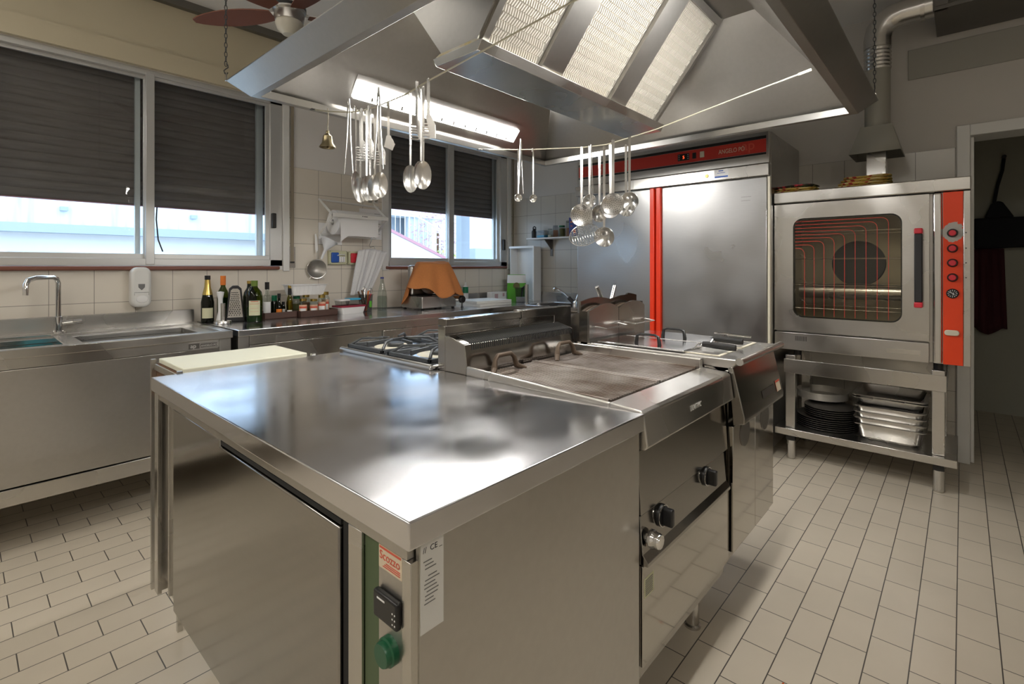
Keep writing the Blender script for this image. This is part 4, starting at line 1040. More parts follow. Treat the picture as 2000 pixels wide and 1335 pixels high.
m = MB(); m.box(3.60, 4.15, 0.02, 0.917, 0.160, 0.204); m.build('shelf', 'steel', sn, 0.003)
m = MB(); m.tube([(3.66, 0.84, 0.10), (4.10, 0.84, 0.10)], 0.008, 8); m.build('brace', 'steel', sn)
reb(sn)
# pans on the stand
def gn_pan(nm, lab, z, h_, grp, x0=3.66, x1=4.06, y0=0.150, y1=0.500):
    t = thing(nm, lab, 'pan', ((x0 + x1) / 2, (y0 + y1) / 2, z), 0, grp)
    m = MB(); a, b = (x1 - x0) / 2, (y1 - y0) / 2
    O = rrect(-a, a, -b, b, 0.03, 4); W_ = rrect(-a + 0.018, a - 0.018, -b + 0.018, b - 0.018, 0.035, 4); Bt = rrect(-a + 0.03, a - 0.03, -b + 0.03, b - 0.03, 0.04, 4); Bi = rrect(-a + 0.045, a - 0.045, -b + 0.045, b - 0.045, 0.03, 4)
    rings = [[m.v((x, y, h_ - 0.004)) for x, y in O], [m.v((x, y, h_)) for x, y in O], [m.v((x, y, h_)) for x, y in W_], [m.v((x, y, 0.018)) for x, y in Bt], [m.v((x, y, 0.002)) for x, y in Bi]]
    rings2 = [[m.v((x, y, h_ - 0.004)) for x, y in rrect(-a + 0.015, a - 0.015, -b + 0.015, b - 0.015, 0.035, 4)], [m.v((x, y, 0.016)) for x, y in rrect(-a + 0.027, a - 0.027, -b + 0.027, b - 0.027, 0.04, 4)], [m.v((x, y, 0.0)) for x, y in Bi]]
    allr = [rings2[2], rings2[1], rings2[0]] + rings
    for A, B in zip(allr, allr[1:]):
        n = len(A)
        m._f([m.bm.faces.new((A[i], A[(i + 1) % n], B[(i + 1) % n], B[i])) for i in range(n)], True)
    m._f([m.bm.faces.new(allr[0]), m.bm.faces.new(allr[-1])])
    m.build('tray', 'steel', t)
for k in range(4):
    lab = ['deep stainless steel pan at the bottom of the rectangular stack on the oven stand', 'deep stainless steel pan second from bottom of the rectangular stack', 'deep stainless steel pan third from bottom of the rectangular stack', 'deep stainless steel pan fourth from bottom just under the shallow trays'][k]
    gn_pan('gastronorm_pan', lab, 0.2045 + k * 0.036, 0.098, 'rectangular pans stacked on the oven stand')
for k in range(2):
    gn_pan('gastronorm_tray', ['shallow stainless tray directly on the deep rectangular pans', 'topmost shallow stainless tray of the rectangular stack on the stand'][k], 0.4115 + k * 0.014, 0.05, 'rectangular pans stacked on the oven stand', 3.655, 4.065, 0.145, 0.505)
def round_pan(lab, x, y, z, r, grp, h_=0.012):
    t = thing('pizza_pan', lab, 'pan', (x, y, z), 0, grp)
    MB().lathe([(0, 0), (r * 0.88, 0), (r, h_ - 0.002), (r, h_), (r - 0.003, h_), (r * 0.86, 0.0025), (0, 0.0025)], (0, 0, 0), 40).build('dish', 'pan_steel', t)
ords = ['bottom', 'second from bottom', 'third from bottom', 'fourth from bottom', 'fifth from bottom', 'sixth from bottom']
for k in range(6): round_pan('dark round pizza pan, %s of the wide pan stack on the oven stand' % ords[k], 3.84, 0.665, 0.2045 + k * 0.0127, 0.172, 'wide round pans on the oven stand')
for k in range(5): round_pan('smaller dark round pan, %s of the small pans piled on the wide ones' % ords[k] if k < 4 else 'smaller dark round pan topmost of the round pan pile', 3.83, 0.645, 0.281 + k * 0.0127, 0.145, 'small round pans on the oven stand')
t = thing('cake_tin', 'large dark pot standing behind the round pans on the oven stand', 'pot', (4.0, 0.70, 0.0))
t.location = (4.01, 0.720, 0.3445)
MB().lathe([(0, 0), (0.118, 0), (0.150, 0.008), (0.155, 0.055), (0.158, 0.056), (0.158, 0.053), (0.152, 0.006), (0.12, -0.002), (0, -0.002)][0:6] + [(0.146, 0.012), (0, 0.006)], (0, 0, 0), 36).build('tin', 'aluminium', t)
t['label'] = 'round aluminium cake tin behind the stack of dark round pans'; t['category'] = 'cake tin'
# potholders
def potholder(lab, x, y, z, sx, sy, mat, grp, rz=0):
    t = thing('potholder', lab, 'potholder', (x, y, z), rz, grp)
    m = MB(); n = 9; hh = 0.017
    top = {}; bot = {}
    for i in range(n + 1):
        for j in range(n + 1):
            u, v_ = i / n * 2 - 1, j / n * 2 - 1
            e = (1 - u ** 8) * (1 - v_ ** 8)
            q = 0.003 * math.sin(5 * u + 3 * v_ + x * 40 + z * 90)
            px_, py_ = sx * u * (1 - 0.06 * v_ * v_), sy * v_ * (1 - 0.06 * u * u)
            top[i, j] = m.v((px_, py_, hh * 0.5 + (hh * 0.45 + q) * e)); bot[i, j] = m.v((px_, py_, hh * 0.5 - hh * 0.5 * e))
    for i in range(n):
        for j in range(n):
            m._f([m.bm.faces.new((top[i, j], top[i + 1, j], top[i + 1, j + 1], top[i, j + 1])), m.bm.faces.new((bot[i, j], bot[i, j + 1], bot[i + 1, j + 1], bot[i + 1, j]))], True)
    bmesh.ops.remove_doubles(m.bm, verts=m.bm.verts[:], dist=0.0004)
    m.build('quilted_cloth', mat, t)
g1, g2 = 'folded potholders on the left of the oven top', 'folded potholders in front of the flue'
potholder('yellow floral potholder at the bottom of the left pile on the oven', 3.72, 0.815, 1.7285, 0.09, 0.125, 'potholder_yellow', g1)
potholder('yellow floral potholder in the middle of the left pile on the oven', 3.72, 0.812, 1.7465, 0.088, 0.122, 'potholder_yellow', g1, 0.05)
potholder('black potholder with red flowers on top of the left pile', 3.72, 0.81, 1.7645, 0.088, 0.118, 'potholder_dark', g1, -0.05)
for k in range(4): potholder(['yellow checked potholder at the bottom of the right pile by the flue', 'yellow checked potholder second from bottom of the right pile', 'yellow checked potholder third from bottom of the right pile', 'yellow checked potholder topmost of the right pile by the flue'][k], 3.72, 0.45 - 0.006 * k, 1.7285 + 0.0175 * k, 0.09, 0.145 - 0.008 * k, 'potholder_yellow', g2, 0.04 * k)
# flue
fl = at0('oven_flue', 'grey flue pipe with flared cowl rising from the oven to the ceiling', 'flue pipe', (3.95, 0.41, 1.7285))
MB().box(3.90, 3.99, 0.358, 0.456, 1.7285, 2.03).build('square_chimney', 'steel', fl)
m = MB(); a = [m.v(p) for p in ((3.80, 0.275, 1.958), (4.10, 0.275, 1.958), (4.10, 0.54, 1.958), (3.80, 0.54, 1.958))]; b = [m.v(p) for p in ((3.87, 0.325, 2.135), (4.03, 0.325, 2.135), (4.03, 0.485, 2.135), (3.87, 0.485, 2.135))]
for k in range(4): m._f([m.bm.faces.new((a[k], a[(k + 1) % 4], b[(k + 1) % 4], b[k]))])
m._f([m.bm.faces.new(b)]); o = m.build('cowl', 'duct_paint', fl); sm = o.modifiers.new('solid', 'SOLIDIFY'); sm.thickness = 0.004
MB().tube([(3.95, 0.405, 2.135), (3.95, 0.405, 2.54)], 0.068, 28).build('pipe', 'duct_paint', fl)
m = MB(); prof = [(0.070 + (0.004 if k % 2 else 0), 2.50 + k * 0.012) for k in range(14)]; m.lathe([(0, 2.50)] + prof + [(0, 2.66)], (3.95, 0.405, 0), 28); m.build('corrugated_sleeve', 'steel_polished', fl)
pts = [(3.95, 0.405, 2.64), (3.95, 0.405, 2.70), (3.95, 0.395, 2.755), (3.95, 0.365, 2.795), (3.95, 0.325, 2.82), (3.95, 0.27, 2.83), (3.95, 0.10, 2.83)]
MB().tube(pts, 0.074, 28).build('elbow', 'steel_polished', fl)
m = MB(); m.tube([(3.95, 0.19, 2.83), (3.95, 0.17, 2.83)], 0.084, 28); m.build('pipe_clamp', 'steel', fl); reb(fl)
dx = at0('wall_duct_box', 'dark grey metal ventilation box on the wall above the doorway', 'ventilation box', (4.1, -0.6, 2.74))
m = MB(); m.box(3.86, 4.29, -1.6, 0.10, 2.77, 2.975); m.build('casing', 'grey_box', dx, 0.004)
m = MB(); m.box(3.83, 4.292, -1.6, 0.125, 2.745, 2.768); m.box(3.835, 3.858, 0.06, 0.13, 2.745, 2.975); m.box(3.845, 3.858, -1.6, 0.10, 2.80, 2.81); m.build('flange', 'pan_steel', dx, 0.003); reb(dx)

# ------------------------------------------------------------------ shelf on the right wall
sh = at0('wall_shelf', 'small white wall shelf in the corner beside the refrigerator', 'shelf', (4.2, 3.25, 1.53))
MB().box(4.11, 4.292, 2.80, 3.49, 1.537, 1.552).build('board', 'white_plastic', sh, 0.003)
m = MB(); m.box(4.282, 4.292, 3.265, 3.295, 1.36, 1.537); m.prism([(4.16, 1.537), (4.282, 1.537), (4.282, 1.43)], 'y', 3.275, 3.285); m.build('bracket', 'pan_steel', sh); reb(sh)
Zs = 1.5525
def jar(nm, lab, cat, x, y, r, h_, mat, cont=None, ch=0.6, lid=None, grp=None, square=False):
    t = thing(nm, lab, cat, (x, y, Zs if grp == 'S' else 0.89), 0, 'jars and packs on the wall shelf' if grp == 'S' else grp)
    n = 4 if square else 24
    m = MB(); m.lathe([(0, 0.001), (r, 0.001), (r, h_ * 0.86), (r * 0.8, h_ * 0.9), (0, h_ * 0.9)], (0, 0, 0), n, smooth=not square); m.build('body', mat, t, 0.003)
    if cont: MB().lathe([(0, 0.003), (r * 0.93, 0.003), (r * 0.93, h_ * ch), (0, h_ * ch)], (0, 0, 0), n, smooth=not square).build('contents', cont, t)
    if lid: MB().lathe([(0, h_ * 0.88), (r * 0.92, h_ * 0.88), (r * 0.92, h_), (0, h_)], (0, 0, 0), n, smooth=not square).build('lid', lid, t)
    return t
t = thing('dark_bottle', 'small dark bottle with loop handle at the left end of the wall shelf', 'bottle', (4.19, 3.445, Zs), 0, 'jars and packs on the wall shelf')
MB().lathe([(0, 0), (0.026, 0), (0.027, 0.075), (0.015, 0.09), (0.012, 0.105), (0, 0.107)], (0, 0, 0)).build('body', 'black_soft', t)
MB().tube([(0, 0.015, 0.095), (0, 0.012, 0.12), (0, -0.005, 0.128), (0, -0.022, 0.118), (0, -0.024, 0.085)], 0.006, 8).build('handle', 'black_soft', t)
t = thing('sachet_box', 'low clear box of blue and white sachets on the wall shelf', 'box', (4.19, 3.335, Zs), 0, 'jars and packs on the wall shelf')
MB().box(-0.04, 0.04, -0.06, 0.055, 0.001, 0.07).build('box', 'clear_plastic', t); MB().box(-0.035, 0.035, -0.055, 0.04, 0.002, 0.028).build('sachets', 'sky_blue', t)
MB().box(-0.042, 0.042, -0.062, 0.057, 0.070, 0.078).build('lid', 'clear_plastic', t)
jar('spice_jar', 'short clear jar behind the sachet box on the wall shelf', 'jar', 4.20, 3.235, 0.026, 0.095, 'clear_glass', 'cream_plastic', 0.3, 'clear_plastic', 'S')
jar('spice_jar', 'clear square container with dark dried goods on the wall shelf', 'jar', 4.20, 3.165, 0.036, 0.125, 'clear_plastic', 'spice', 0.6, 'clear_plastic', 'S', True)
jar('spice_jar', 'round glass jar of pale seeds with green lid on the wall shelf', 'jar', 4.19, 3.075, 0.034, 0.118, 'clear_glass', 'herb', 0.75, 'deep_green', 'S')
jar('spice_jar', 'tall slim jar of brown spice next to the blue box', 'jar', 4.20, 3.000, 0.027, 0.165, 'clear_glass', 'spice', 0.55, 'clear_plastic', 'S')
t = thing('carton', 'upright dark blue food carton at the right end of the wall shelf', 'carton', (4.20, 2.925, Zs), 0, 'jars and packs on the wall shelf')
MB().box(-0.045, 0.045, -0.055, 0.035, 0, 0.19).build('box', 'blue_box', t); MB().box(-0.0456, -0.045, -0.01, 0.02, 0.14, 0.15).build('print', 'orange_label', t); MB().box(-0.0456, -0.045, -0.005, 0.015, 0.10, 0.11).build('print', 'sticker_red', t); MB().box(-0.0456, -0.045, -0.05, -0.02, 0.03, 0.07).build('print', 'sticker_red', t)

# things on the corner unit
t = thing('white_tray', 'tall white plastic tray leaning upright on the corner unit', 'tray', (4.17, 3.585, 0.8825))
MB().box(0.07, 0.078, -0.19, 0.15, 0.0, 0.58).build('back', 'white_plastic', t, 0.002)
m = MB(); m.box(-0.045, 0.07, 0.142, 0.15, 0, 0.58); m.box(-0.045, 0.07, -0.19, -0.182, 0, 0.58); m.box(-0.045, 0.07, -0.182, 0.142, 0.572, 0.58); m.box(-0.045, 0.07, -0.182, 0.142, 0.0, 0.008); m.box(-0.055, -0.044, -0.197, 0.157, 0.565, 0.588); m.box(-0.055, -0.044, -0.198, -0.178, 0, 0.57); m.build('rim', 'white_plastic', t, 0.002)
t = thing('green_food_bag', 'bright green food bag standing in the corner by the white tray', 'bag', (4.04, 3.565, 0.8825), R(-50))
m = MB(); m.lathe([(0, 0), (0.10, 0.0), (0.105, 0.08), (0.10, 0.18), (0.095, 0.26), (0.095, 0.28), (0, 0.28)], (0, 0, 0), 20, sy=0.28); m.build('pouch', 'green_pack', t)
MB().lathe([(0, 0.19), (0.103, 0.19), (0.099, 0.275), (0, 0.275)], (0, 0, 0), 20, sy=0.29).build('white_top', 'white_plastic', t)
MB().lathe([(0, -0.035), (0.035, -0.034), (0.036, -0.03), (0, -0.03)], (0, 0, 0.16), 20, 'y').build('picture', 'herb', t)
t = thing('clear_container', 'clear plastic tub with black scoop on the corner unit', 'container', (3.93, 3.40, 0.8825))
m = MB(); m.lathe([(0, 0), (0.08, 0), (0.095, 0.145), (0.10, 0.15), (0.093, 0.148), (0.078, 0.003), (0, 0.003)], (0, 0, 0), 4, smooth=False); m.build('tub', 'clear_plastic', t)
MB().lathe([(0, 0.004), (0.074, 0.004), (0.078, 0.05), (0, 0.052)], (0, 0, 0), 4, smooth=False).build('contents', 'white_plastic', t)
MB().tube([(0, 0.0, 0.05), (-0.02, -0.03, 0.14), (-0.03, -0.07, 0.165)], [0.008, 0.013, 0.009], 10).build('scoop', 'black', t)
t = thing('steel_cylinder', 'slim upright steel cylinder beside the corner sink', 'cylinder', (3.80, 3.22, 0.8825))
MB().lathe([(0, 0), (0.028, 0), (0.028, 0.006), (0.019, 0.010), (0.019, 0.19), (0, 0.19)], (0, 0, 0)).build('tube', 'steel_polished', t)
t = thing('drain_plug', 'round metal drain plug on the ledge of the corner sink', 'plug', (3.69, 2.98, 0.8825)); MB().lathe([(0, 0.022), (0.012, 0.022), (0.016, 0.01), (0.026, 0.006), (0.027, 0), (0, 0)], (0, 0, 0)).build('plug', 'steel_polished', t)
for k, (lab, s_) in enumerate((('thick white chopping board at the bottom of the pile by the slicer', 0.225), ('thin white chopping board lying on the thicker one by the slicer', 0.215))):
    t = thing('chopping_board', lab, 'chopping board', (3.39, 3.42, 0.8825 + k * 0.026), R(3 - 8 * k), 'white chopping boards on the corner unit')
    MB().box(-s_, s_, -0.17, 0.17, 0, 0.025).build('board', 'white_board', t, 0.003)
t = thing('detergent_bottle', 'green and white detergent bottle behind the slicer', 'bottle', (3.43, 3.71, 0.8825))
MB().lathe([(0, 0), (0.03, 0), (0.032, 0.10), (0.030, 0.16), (0.012, 0.175), (0, 0.175)], (0, 0, 0), 20, sy=0.7).build('body', 'white_plastic', t)
MB().lathe([(0.031, 0.10), (0.033, 0.101), (0.032, 0.16), (0.029, 0.163)], (0, 0, 0), 20, sy=0.72).build('label', 'deep_green', t); MB().lathe([(0, 0.17), (0.012, 0.17), (0.011, 0.21), (0, 0.21)], (0, 0, 0)).build('cap', 'white_paint', t)
t = thing('food_pack', 'pale pack with pink print at the back of the corner unit', 'package', (3.83, 3.66, 0.8825))
MB().box(-0.12, 0.12, -0.03, 0.03, 0, 0.10).build('pack', 'white_plastic', t, 0.008); MB().box(-0.06, -0.01, -0.0308, -0.03, 0.03, 0.08).build('print', 'leaf_pink', t); MB().box(0.06, 0.09, -0.0308, -0.03, 0.05, 0.085).build('print', 'leaf_pink', t)

# ------------------------------------------------------------------ slicer with orange cloth
sl = thing('meat_slicer', 'steel meat slicer under an orange cloth on the counter', 'slicer', (2.76, 3.42, 0.89))
m = MB(); m.prism([(-0.20, 0.012), (0.17, 0.012), (0.17, 0.07), (0.13, 0.11), (-0.20, 0.11)], 'y', -0.13, 0.15); m.build('base', 'steel', sl, 0.006, 3)
m = MB(); m.lathe([(0, -0.008), (0.14, -0.006), (0.14, 0.006), (0, 0.008)], (0.02, 0.04, 0.26), 36, 'y'); m.build('blade', 'steel_polished', sl)
m = MB(); m.box(0.06, 0.25, -0.12, 0.10, 0.105, 0.118); m.obox((0.14, 0.0, 0.22), (0.02, 0, 0.0), (0, 0.09, 0), (0.01, 0, 0.11)); m.build('carriage', 'steel', sl, 0.003)
MB().obox((-0.04, 0.10, 0.24), (0.12, 0, 0), (0, 0.03, 0), (0, 0, 0.13)).build('motor_housing', 'steel_side', sl, 0.02, 3)
m = MB(); m.lathe([(0, -0.03), (0.026, -0.03), (0.034, -0.02), (0.034, 0.0), (0.026, 0.01), (0, 0.01)], (0.225, -0.135, 0.072), 9, 'y', smooth=False); m.build('thickness_knob', 'black', sl, 0.002)
MB().tube([(0.17, -0.10, 0.07), (0.225, -0.14, 0.07)], 0.012, 10).build('knob_shaft', 'chrome', sl)
for x, y in ((-0.18, -0.11), (0.0, -0.12), (0.15, -0.11), (-0.18, 0.13), (0.15, 0.13)): MB().lathe([(0, 0), (0.016, 0), (0.011, 0.008), (0.008, 0.014), (0, 0.014)], (x, y, 0)).build('foot', 'black', sl)
m = MB(); m.lathe([(0, 0), (0.014, 0), (0.008, 0.01), (0.005, 0.05), (0, 0.05)], (0.235, -0.135, 0)); m.build('support_foot', 'black', sl)
# cloth draped over it
def draped():
    m = MB(); NA, NR = 56, 22; rows = []
    # top outline follows the machine, folds run down
    for j in range(NR + 1):
        t_ = j / NR; row = []
        for i in range(NA):
            a = 2 * math.pi * i / NA
            ca, sa = math.cos(a), math.sin(a)
            # superellipse footprint
            k = (abs(ca) ** 3.0 + abs(sa) ** 3.0) ** (-1 / 3.0)
            tx, ty = 0.130, 0.085
            if t_ < 0.3:
                q = t_ / 0.3; x, y = ca * k * tx * q, sa * k * ty * q
                z = 0.400 + 0.006 * math.sin(a * 3 + 1) * q - 0.010 * q * q + 0.010 * math.cos(2 * a) * q
            else:
                q = (t_ - 0.3) / 0.7
                fold = 0.020 * math.sin(a * 9 + 0.7) + 0.012 * math.sin(a * 5 + 2.0)
                sp = 1 + 0.95 * q ** 0.8
                low = 0.255 + 0.055 * math.sin(a * 2 + 2.4) + 0.045 * math.sin(a * 3 + 0.3) + 0.02 * math.sin(a * 7)
                x = ca * k * (tx * sp + (fold if True else 0) * q); y = sa * k * (ty * (1 + 1.1 * q ** 0.8) + fold * q)
                z = 0.396 + 0.010 * math.cos(2 * a) - low * (q ** 1.05) - 0.012 * (1 - (1 - q) ** 3)
            row.append(m.v((x, y, z)))
        rows.append(row)
    for A, B in zip(rows, rows[1:]):
        m._f([m.bm.faces.new((A[i], A[(i + 1) % NA], B[(i + 1) % NA], B[i])) for i in range(NA)], True)
    bmesh.ops.remove_doubles(m.bm, verts=rows[0], dist=0.001)
    return m
oc = draped().build('kitchen_cloth', 'orange_cloth', None, loc=(2.775, 3.42, 0.888), rz=R(-12), smooth_angle=80)
s_ = oc.modifiers.new('solid', 'SOLIDIFY'); s_.thickness = 0.003; s_.offset = 1
tag(oc, 'orange cotton cloth draped over the meat slicer', 'cloth')
cd = MB().tube([(2.335, 3.812, 1.20), (2.34, 3.80, 1.16), (2.375, 3.80, 1.10), (2.365, 3.80, 1.00), (2.345, 3.79, 0.93), (2.36, 3.74, 0.896), (2.45, 3.70, 0.8945), (2.56, 3.66, 0.8945), (2.66, 3.62, 0.8945), (2.70, 3.585, 0.915)], 0.0035, 8).build('power_cord', 'black', sl); cd.location = (-2.76, -3.42, -0.89)

# ------------------------------------------------------------------ bottles and jars on the counter
CZ = 0.8905
def bottle(nm, lab, x, y, prof, mat, cap=None, capmat=None, label=None, labmat='paper', grp=None, liquid=None, cat='bottle', n=28, sxy=(1, 1)):
    t = thing(nm, lab, cat, (x, y, CZ), face_cam(x, y), grp)
    MB().lathe([(0, 0)] + prof, (0, 0, 0), n, sx=sxy[0], sy=sxy[1]).build('body', mat, t)
    if liquid: MB().lathe([(0, 0.003)] + [(r * 0.93, max(z, 0.003)) for r, z in prof if z < liquid[0]] + [(prof[0][0] * 0.9, liquid[0]), (0, liquid[0])], (0, 0, 0), n, sx=sxy[0], sy=sxy[1]).build('liquid', liquid[1], t)
    if cap: MB().lathe([(0, cap[1]), (cap[0], cap[1]), (cap[0], cap[2]), (0, cap[2])], (0, 0, 0), 20).build('cap', capmat, t)
    if label:
        r, z0, z1, a0 = label; m = MB(); k = 10; P = []
        for i in range(k + 1):
            a = -math.pi / 2 - a0 + 2 * a0 * i / k
            P.append([(r * sxy[0] * math.cos(a), r * sxy[1] * math.sin(a), z) for z in (z0, z1)])
        for A, B in zip(P, P[1:]): m.poly([A[0], B[0], B[1], A[1]])
        m.build('label', labmat, t)
    return t
bottle('champagne_bottle', 'dark green champagne bottle with cream label beside the sink', 1.085, 3.60, [(0.033, 0), (0.037, 0.01), (0.037, 0.13), (0.028, 0.18), (0.016, 0.225), (0.0135, 0.285), (0.0155, 0.287), (0.0155, 0.30), (0, 0.30)], 'dark_glass', (0.0165, 0.275, 0.301), 'black', (0.0378, 0.03, 0.095, 0.9), 'label_cream')
bpy.context.view_layer.update()
t = bpy.data.objects['champagne_bottle']; MB().lathe([(0.0300, 0.178), (0.0182, 0.226), (0.0152, 0.274), (0.0148, 0.274), (0.0175, 0.226), (0.0294, 0.178)], (0, 0, 0)).build('foil', 'yellow_brass', t)
bottle('wine_bottle', 'green wine bottle with orange cap behind the grater', 1.202, 3.68, [(0.035, 0), (0.036, 0.16), (0.03, 0.19), (0.014, 0.225), (0.0135, 0.285), (0, 0.29)], 'green_glass', (0.0165, 0.235, 0.297), 'orange_cap', None, liquid=(0.15, 'deep_green'))
t = thing('white_pestle', 'white plastic pestle standing on end by the champagne bottle', 'pestle', (1.142, 3.545, CZ)); MB().lathe([(0, 0), (0.028, 0), (0.024, 0.02), (0.013, 0.07), (0.014, 0.15), (0.022, 0.195), (0, 0.20)], (0, 0, 0)).build('pestle', 'white_plastic', t)
t = thing('meat_pounder', 'polished steel meat pounder with upright handle in front of the bottles', 'meat pounder', (1.128, 3.455, CZ))
MB().lathe([(0, 0), (0.050, 0), (0.052, 0.006), (0.048, 0.018), (0.015, 0.024), (0, 0.024)], (0, 0, 0), 36).build('disc', 'steel_polished', t); MB().lathe([(0, 0.02), (0.0135, 0.02), (0.0135, 0.126), (0.011, 0.129), (0, 0.129)], (0, 0, 0)).build('handle', 'steel_polished', t)
t = thing('box_grater', 'flat steel grater with black frame leaning beside the wine bottle', 'grater', (1.222, 3.52, CZ), face_cam(1.2, 3.5))
m = MB()
def trap(w0, w1, z0, z1, r=0.015): return [(-w0, z0), (w0, z0), (w1, z1 - r), (w1 - r, z1), (-w1 + r, z1), (-w1, z1 - r)]
m.prism(trap(0.056, 0.036, 0.0, 0.235, 0.02), 'y', 0.0, 0.028); m.build('frame', 'black_soft', t, 0.005, 3)
m = MB(); m.prism(trap(0.044, 0.026, 0.028, 0.215, 0.012), 'y', -0.003, 0.0); pt = m.build('grating_plate', 'steel_polished', t)
m = MB()
for i in range(13):
    ww = 0.036 - 0.015 * i / 12
    for k in range(5):
        x = -ww + 2 * ww * (k + (0.5 if i % 2 else 0.1)) / 5; z = 0.043 + i * 0.0122
        m.lathe([(0, -0.0048), (0.0022, -0.004), (0.0034, -0.0031)], (x, 0, z), 8, 'y')
m.build('teeth', 'black', pt)
oilp = [(0.040, 0), (0.042, 0.01), (0.042, 0.155), (0.036, 0.185), (0.019, 0.215), (0.0165, 0.232), (0.0165, 0.25), (0, 0.25)]
bottle('oil_bottle', 'dark olive oil bottle with gold cap behind the green labelled one', 1.338, 3.59, oilp, 'dark_glass', (0.018, 0.243, 0.262), 'yellow_brass', None)
oilp2 = [(0.046, 0), (0.048, 0.01), (0.048, 0.165), (0.042, 0.195), (0.021, 0.222), (0.0175, 0.235), (0.0175, 0.262), (0, 0.262)]
bottle('oil_bottle', 'large green oil bottle with cream label in front of the brown trays', 1.303, 3.42, oilp2, 'green_glass', (0.020, 0.232, 0.268), 'olive_cap', (0.0487, 0.045, 0.14, 0.72), 'label_cream', liquid=(0.10, 'deep_green'))
t = [o for o in col.objects if o.get('label', '').startswith('large green oil')][0]
m = MB()
for z, hh, w_ in ((0.132, 0.004, 0.45), (0.118, 0.002, 0.6), (0.09, 0.001, 0.5), (0.07, 0.001, 0.5)):
    for i in range(6):
        a = -math.pi / 2 - w_ + 2 * w_ * i / 6; b = a + 2 * w_ / 6 
        m.poly([(0.0491 * math.cos(a), 0.0491 * math.sin(a), z), (0.0491 * math.cos(b), 0.0491 * math.sin(b), z), (0.0491 * math.cos(b), 0.0491 * math.sin(b), z + hh), (0.0491 * math.cos(a), 0.0491 * math.sin(a), z + hh)])
m.build('label_print', 'sticker_red', t)
def tray(lab, x, y, sx, sy, rz):
    t = thing('plastic_tray', lab, 'tray', (x, y, CZ), rz, 'brown trays on the counter')
    m = MB(); h_ = 0.045
    m.box(-sx, sx, -sy, sy, 0, 0.004); m.box(-sx, sx, -sy, -sy + 0.004, 0.004, h_); m.box(-sx, sx, sy - 0.004, sy, 0.004, h_); m.box(-sx, -sx + 0.004, -sy + 0.004, sy - 0.004, 0.004, h_); m.box(sx - 0.004, sx, -sy + 0.004, sy - 0.004, 0.004, h_)
    m.build('tray', 'brown_plastic', t, 0.002); return t
tray('brown plastic tray of small bottles right of the oil bottles', 1.505, 3.585, 0.112, 0.09, R(2)); tray('brown plastic tray filled with spice jars', 1.767, 3.555, 0.142, 0.095, R(2))
CZ0 = CZ; CZ = CZ + 0.0045
g = 'bottles in the left brown tray'
bottle('spirit_bottle', 'clear spirit bottle with black cap in the left brown tray', 1.455, 3.60, [(0.030, 0), (0.031, 0.12), (0.026, 0.145), (0.0125, 0.165), (0.0125, 0.24), (0, 0.24)], 'clear_glass', (0.0145, 0.195, 0.246), 'black', (0.0315, 0.01, 0.11, 0.8), 'paper', g)
bottle('sauce_bottle', 'small sauce bottle with orange label and black cap', 1.520, 3.56, [(0.021, 0), (0.022, 0.06), (0.018, 0.085), (0.009, 0.10), (0.009, 0.145), (0, 0.145)], 'dark_glass', (0.011, 0.135, 0.165), 'black', (0.0226, 0.008, 0.058, 0.9), 'orange_label', g)
bottle('sauce_bottle', 'squat dark bottle with green cap behind the orange labelled one', 1.515, 3.625, [(0.024, 0), (0.024, 0.10), (0.015, 0.12), (0, 0.12)], 'dark_glass', (0.018, 0.11, 0.15), 'deep_green', None, grp=g)
bottle('sauce_bottle', 'little dark bottle with white label and yellow band', 1.560, 3.585, [(0.015, 0), (0.0155, 0.06), (0.009, 0.085), (0, 0.09)], 'dark_glass', (0.010, 0.085, 0.105), 'black', (0.0158, 0.006, 0.055, 0.9), 'paper', g)
bottle('oil_cruet', 'yellow olive oil bottle with gold and black cap', 1.583, 3.535, [(0.021, 0), (0.022, 0.10), (0.016, 0.135), (0.010, 0.15), (0.010, 0.175), (0, 0.175)], 'olive_glass', (0.012, 0.155, 0.20), 'black', (0.0226, 0.008, 0.048, 0.8), 'paper', g, liquid=(0.115, 'yellow_brass'))
t = [o for o in col.objects if o.get('label', '').startswith('yellow olive oil')][0]; MB().lathe([(0, 0.199), (0.010, 0.2), (0.012, 0.205), (0.010, 0.222), (0, 0.224)], (0, 0, 0)).build('cap_top', 'yellow_brass', t)
g = 'spice jars in the right brown tray'
